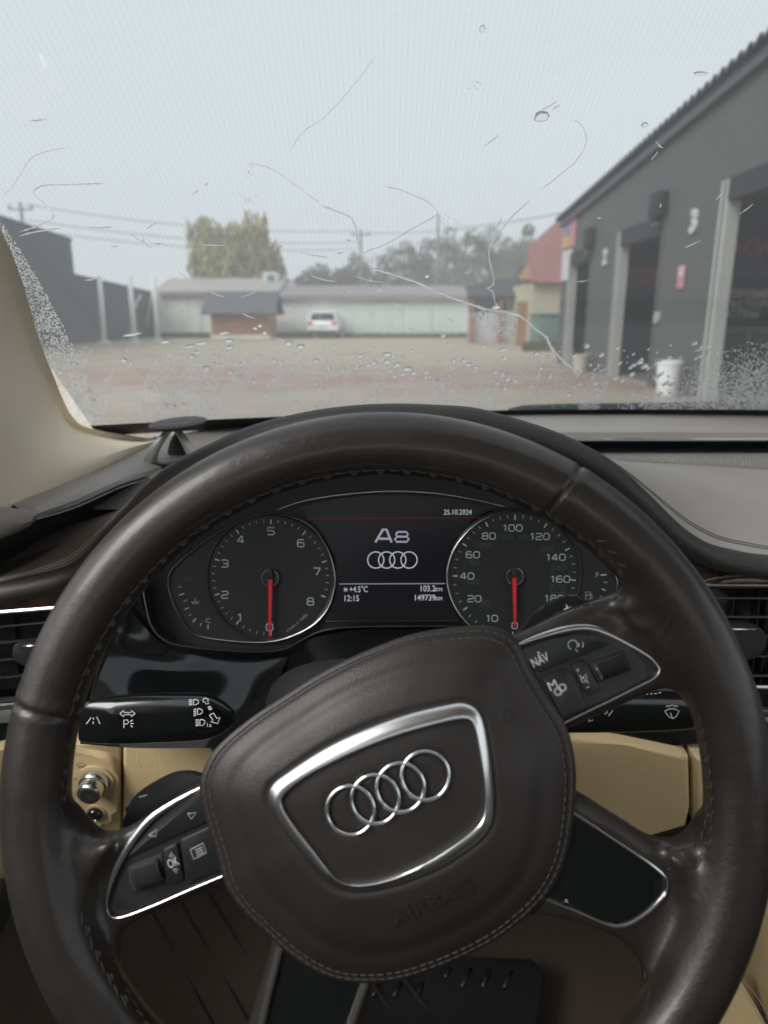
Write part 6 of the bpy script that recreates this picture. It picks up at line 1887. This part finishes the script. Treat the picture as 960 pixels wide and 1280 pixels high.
for _ in range(1100):
    u, v = rr.uniform(584, 650), rr.uniform(384, 425)
    if inside((u, v), PATCH): bead(u, v, rr.uniform(0.8, 2.0))
for cx, cy, s, n_ in ((314, 213, 6, 26), (314, 251, 7, 26), (559, 278, 6, 30), (593, 107, 5, 22), (700, 470, 22, 420), (650, 480, 16, 160)):
    for _ in range(n_): bead(cx + rr.gauss(0, s), cy + rr.gauss(0, s * 0.8), rr.uniform(0.7, 1.7))
me = bpy.data.meshes.new('water_film'); me.from_pydata([tuple(p) for p in tv], [], tf)
me.polygons.foreach_set('use_smooth', [True] * len(tf))
tag(finish('water_film', me, MATS['water_film'], None, False), 'film of very fine water beads along the foot and edge of the windscreen', None, kind='stuff')
# runnels: thin threads of water
RUNS = [('thick white runnel sloping from below the middle pole to the frosted patch', [(466, 336), (490, 343), (520, 353), (545, 364), (575, 376), (605, 386), (625, 389), (640, 391), (656, 399), (668, 411), (682, 421), (690, 436), (703, 450), (716, 461), (722, 470)], 2.6),
        ('thin crooked runnel leading down to the head of the thick one', [(402, 258), (418, 264), (437, 272), (445, 285), (447, 300), (451, 316), (458, 325), (466, 336)], 1.7),
        ('thin branch runnel curving away over the bare trees', [(454, 317), (470, 311), (490, 302), (515, 287), (545, 270), (546, 264), (536, 254), (520, 246), (500, 238), (482, 234)], 1.1),
        ('thin wavering runnel dropping from the sky towards the dark canopy', [(662, 252), (645, 267), (632, 282), (614, 305), (611, 318), (613, 332), (617, 346), (616, 357), (608, 361), (616, 365), (619, 378), (626, 386)], 1.2),
        ('hooked runnel over the pole beside the warehouse', [(130, 230), (108, 231), (80, 232), (55, 233), (42, 241), (52, 252), (62, 262), (67, 272), (60, 278), (44, 284), (26, 290)], 1.2),
        ('short pale runnel over the warehouse roof', [(76, 286), (55, 289), (36, 292), (25, 296)], 1.3),
        ('broken vertical runnel in the sky beside the largest drop', [(716, 150), (728, 158), (733, 178), (722, 200), (702, 218), (676, 238)], 0.9),
        ('faint runnel crossing the sky above the willow', [(308, 205), (335, 210), (360, 225), (385, 244), (402, 256)], 0.8),
        ('faint runnel high in the sky, slanting down', [(470, 70), (440, 110), (405, 148), (380, 165), (362, 190)], 0.7),
        ('faint curved runnel in the sky beside the pillar', [(84, 185), (60, 190), (40, 198), (28, 215), (15, 235), (2, 248)], 0.8)]
def runnel(label, pts, wpx, group):
    P = cr(pts, max(6, int(sum(math.dist(pts[i], pts[i + 1]) for i in range(len(pts) - 1)) / 3)))
    q = [glass_hit(p[0] + rr.uniform(-.4, .4), p[1] + rr.uniform(-.3, .3), 0.0005) for p in P]
    rad = [wpx / 2 * (p - CAM).length / FPX * rr.uniform(0.55, 1.15) * (1.0 if 1 < i < len(q) - 2 else 0.5) for i, p in enumerate(q)]
    bm = bmesh.new(); b_tube(bm, q, [k_ * 1.4 for k_ in rad], n=8, flat=(glass_n(q[0]), 0.9))
    tag(obj('water_trail', bm, MATS['water_trail'], None), label, 'water trail', group)
for lab, pts, wd in RUNS: runnel(lab, pts, wd, 'runnels on the windscreen')
DASHES = [((108, 285), (141, 285)), ((252, 306), (282, 307)), ((336, 306), (340, 307)), ((350, 308), (353, 308)), ((376, 316), (411, 323)), ((388, 345), (420, 353)), ((418, 318), (431, 316)), ((262, 365), (281, 372)), ((303, 392), (318, 398)), ((342, 421), (357, 426)), ((223, 340), (239, 351)), ((106, 351), (122, 348)), ((183, 287), (195, 279)), ((193, 305), (205, 305)), ((179, 296), (180, 304)), ((138, 309), (147, 308)),
          ((240, 244), (248, 238)), ((256, 233), (260, 229)), ((605, 184), (623, 170)), ((677, 139), (696, 128)), ((691, 138), (699, 132)), ((720, 353), (738, 350)), ((746, 273), (752, 272)), ((856, 310), (875, 301)), ((924, 268), (941, 256)), ((895, 250), (903, 241)), ((826, 255), (825, 260)), ((867, 440), (892, 430)), ((896, 441), (912, 439)), ((766, 438), (776, 433)), ((470, 360), (479, 364)), ((489, 378), (506, 383)), ((506, 409), (522, 414)), ((540, 413), (550, 416)), ((580, 340), (588, 343)), ((442, 346), (480, 354)), ((465, 361), (480, 365)), ((557, 397), (567, 402)), ((357, 384), (373, 384)), ((37, 152), (58, 150)), ((166, 295), (190, 311)), ((432, 362), (440, 367)), ((432, 300), (440, 301)), ((815, 200), (822, 190)), ((820, 178), (828, 186)), ((628, 272), (618, 290)), ((550, 425), (560, 432)), ((300, 372), (318, 366)), ((560, 424), (566, 431))]
for a, b in DASHES:
    m_ = ((a[0] + b[0]) / 2, (a[1] + b[1]) / 2 + 0.6)
    mu, mv = m_
    lab = ('slanting' if abs(b[1] - a[1]) > 6 else 'level') + (' long' if math.dist(a, b) > 18 else ' short') + ' water dash ' + ('in the open sky' if mv < 235 else ('over the warehouse', 'by the white posts', 'over the willow and hut', 'near the parked car', 'over the mint doors', 'by the canopy', 'over the red house', 'on the dark garage wall', 'over the nearest bay')[sum(mu > q for q in (120, 225, 360, 430, 585, 650, 715, 880))]) + (', high up' if mv < 300 else ', at roof height' if mv < 370 else ', low down')
    runnel(lab, [a, m_, b], 1.5, 'short water dashes on the glass')
# wiper blade lying along the foot of the glass
bm = bmesh.new()
pts = [glass_hit(u, v, 0.012) for u, v in ((636, 524), (655, 521), (700, 520), (800, 519), (900, 517), (1000, 516), (1150, 517))]
b_tube(bm, pts, [0.004, 0.006, 0.007, 0.007, 0.007, 0.007, 0.006], n=8)
tag(obj('windscreen_wiper', bm, MATS['soft_black'], None), 'black wiper blade parked along the foot of the wet windscreen', 'wiper')

# drops and dashes alike in look and place are told apart by their height on the glass
ORD = ['highest', 'second highest', 'third highest', 'fourth highest', 'fifth highest', 'sixth highest', 'seventh highest', 'eighth highest', 'ninth highest', 'tenth highest', 'eleventh highest', 'twelfth highest', 'thirteenth highest', 'fourteenth highest', 'fifteenth highest']
same = {}
bpy.context.view_layer.update()
for o in COL.objects:
    if o.name.startswith(('raindrop', 'water_trail')) and o.get('label'):
        same.setdefault(o['label'], []).append(o)
def height_of(o):
    return o.matrix_world.translation.z if o.name.startswith('raindrop') else o.data.vertices[0].co.z
for lab, os_ in same.items():
    if len(os_) > 1:
        for k, o in enumerate(sorted(os_, key=height_of, reverse=True)):
            o['label'] = (ORD[k] if k < 15 else 'lowest') + ' ' + lab
# the car's bonnet, falling away below the line of sight
mat('bonnet_paint', (0.02, 0.02, 0.022), 0.2, metal=0.3, coat=0.8)
bm = bmesh.new()
b_loft(bm, [[(0.37 + 0.86 * k * (1 - 0.10 * j / 5), 1.13 - 0.26 * abs(k) ** 2 + 0.24 * j, 0.985 - 0.012 * j * j * 0.9 - 0.06 * abs(k) ** 3) for k in np.linspace(-1, 1, 21)] for j in range(6)])
tag(obj('car_bonnet', bm, MATS['bonnet_paint'], None), 'dark car bonnet falling away in front of the windscreen', 'bonnet')
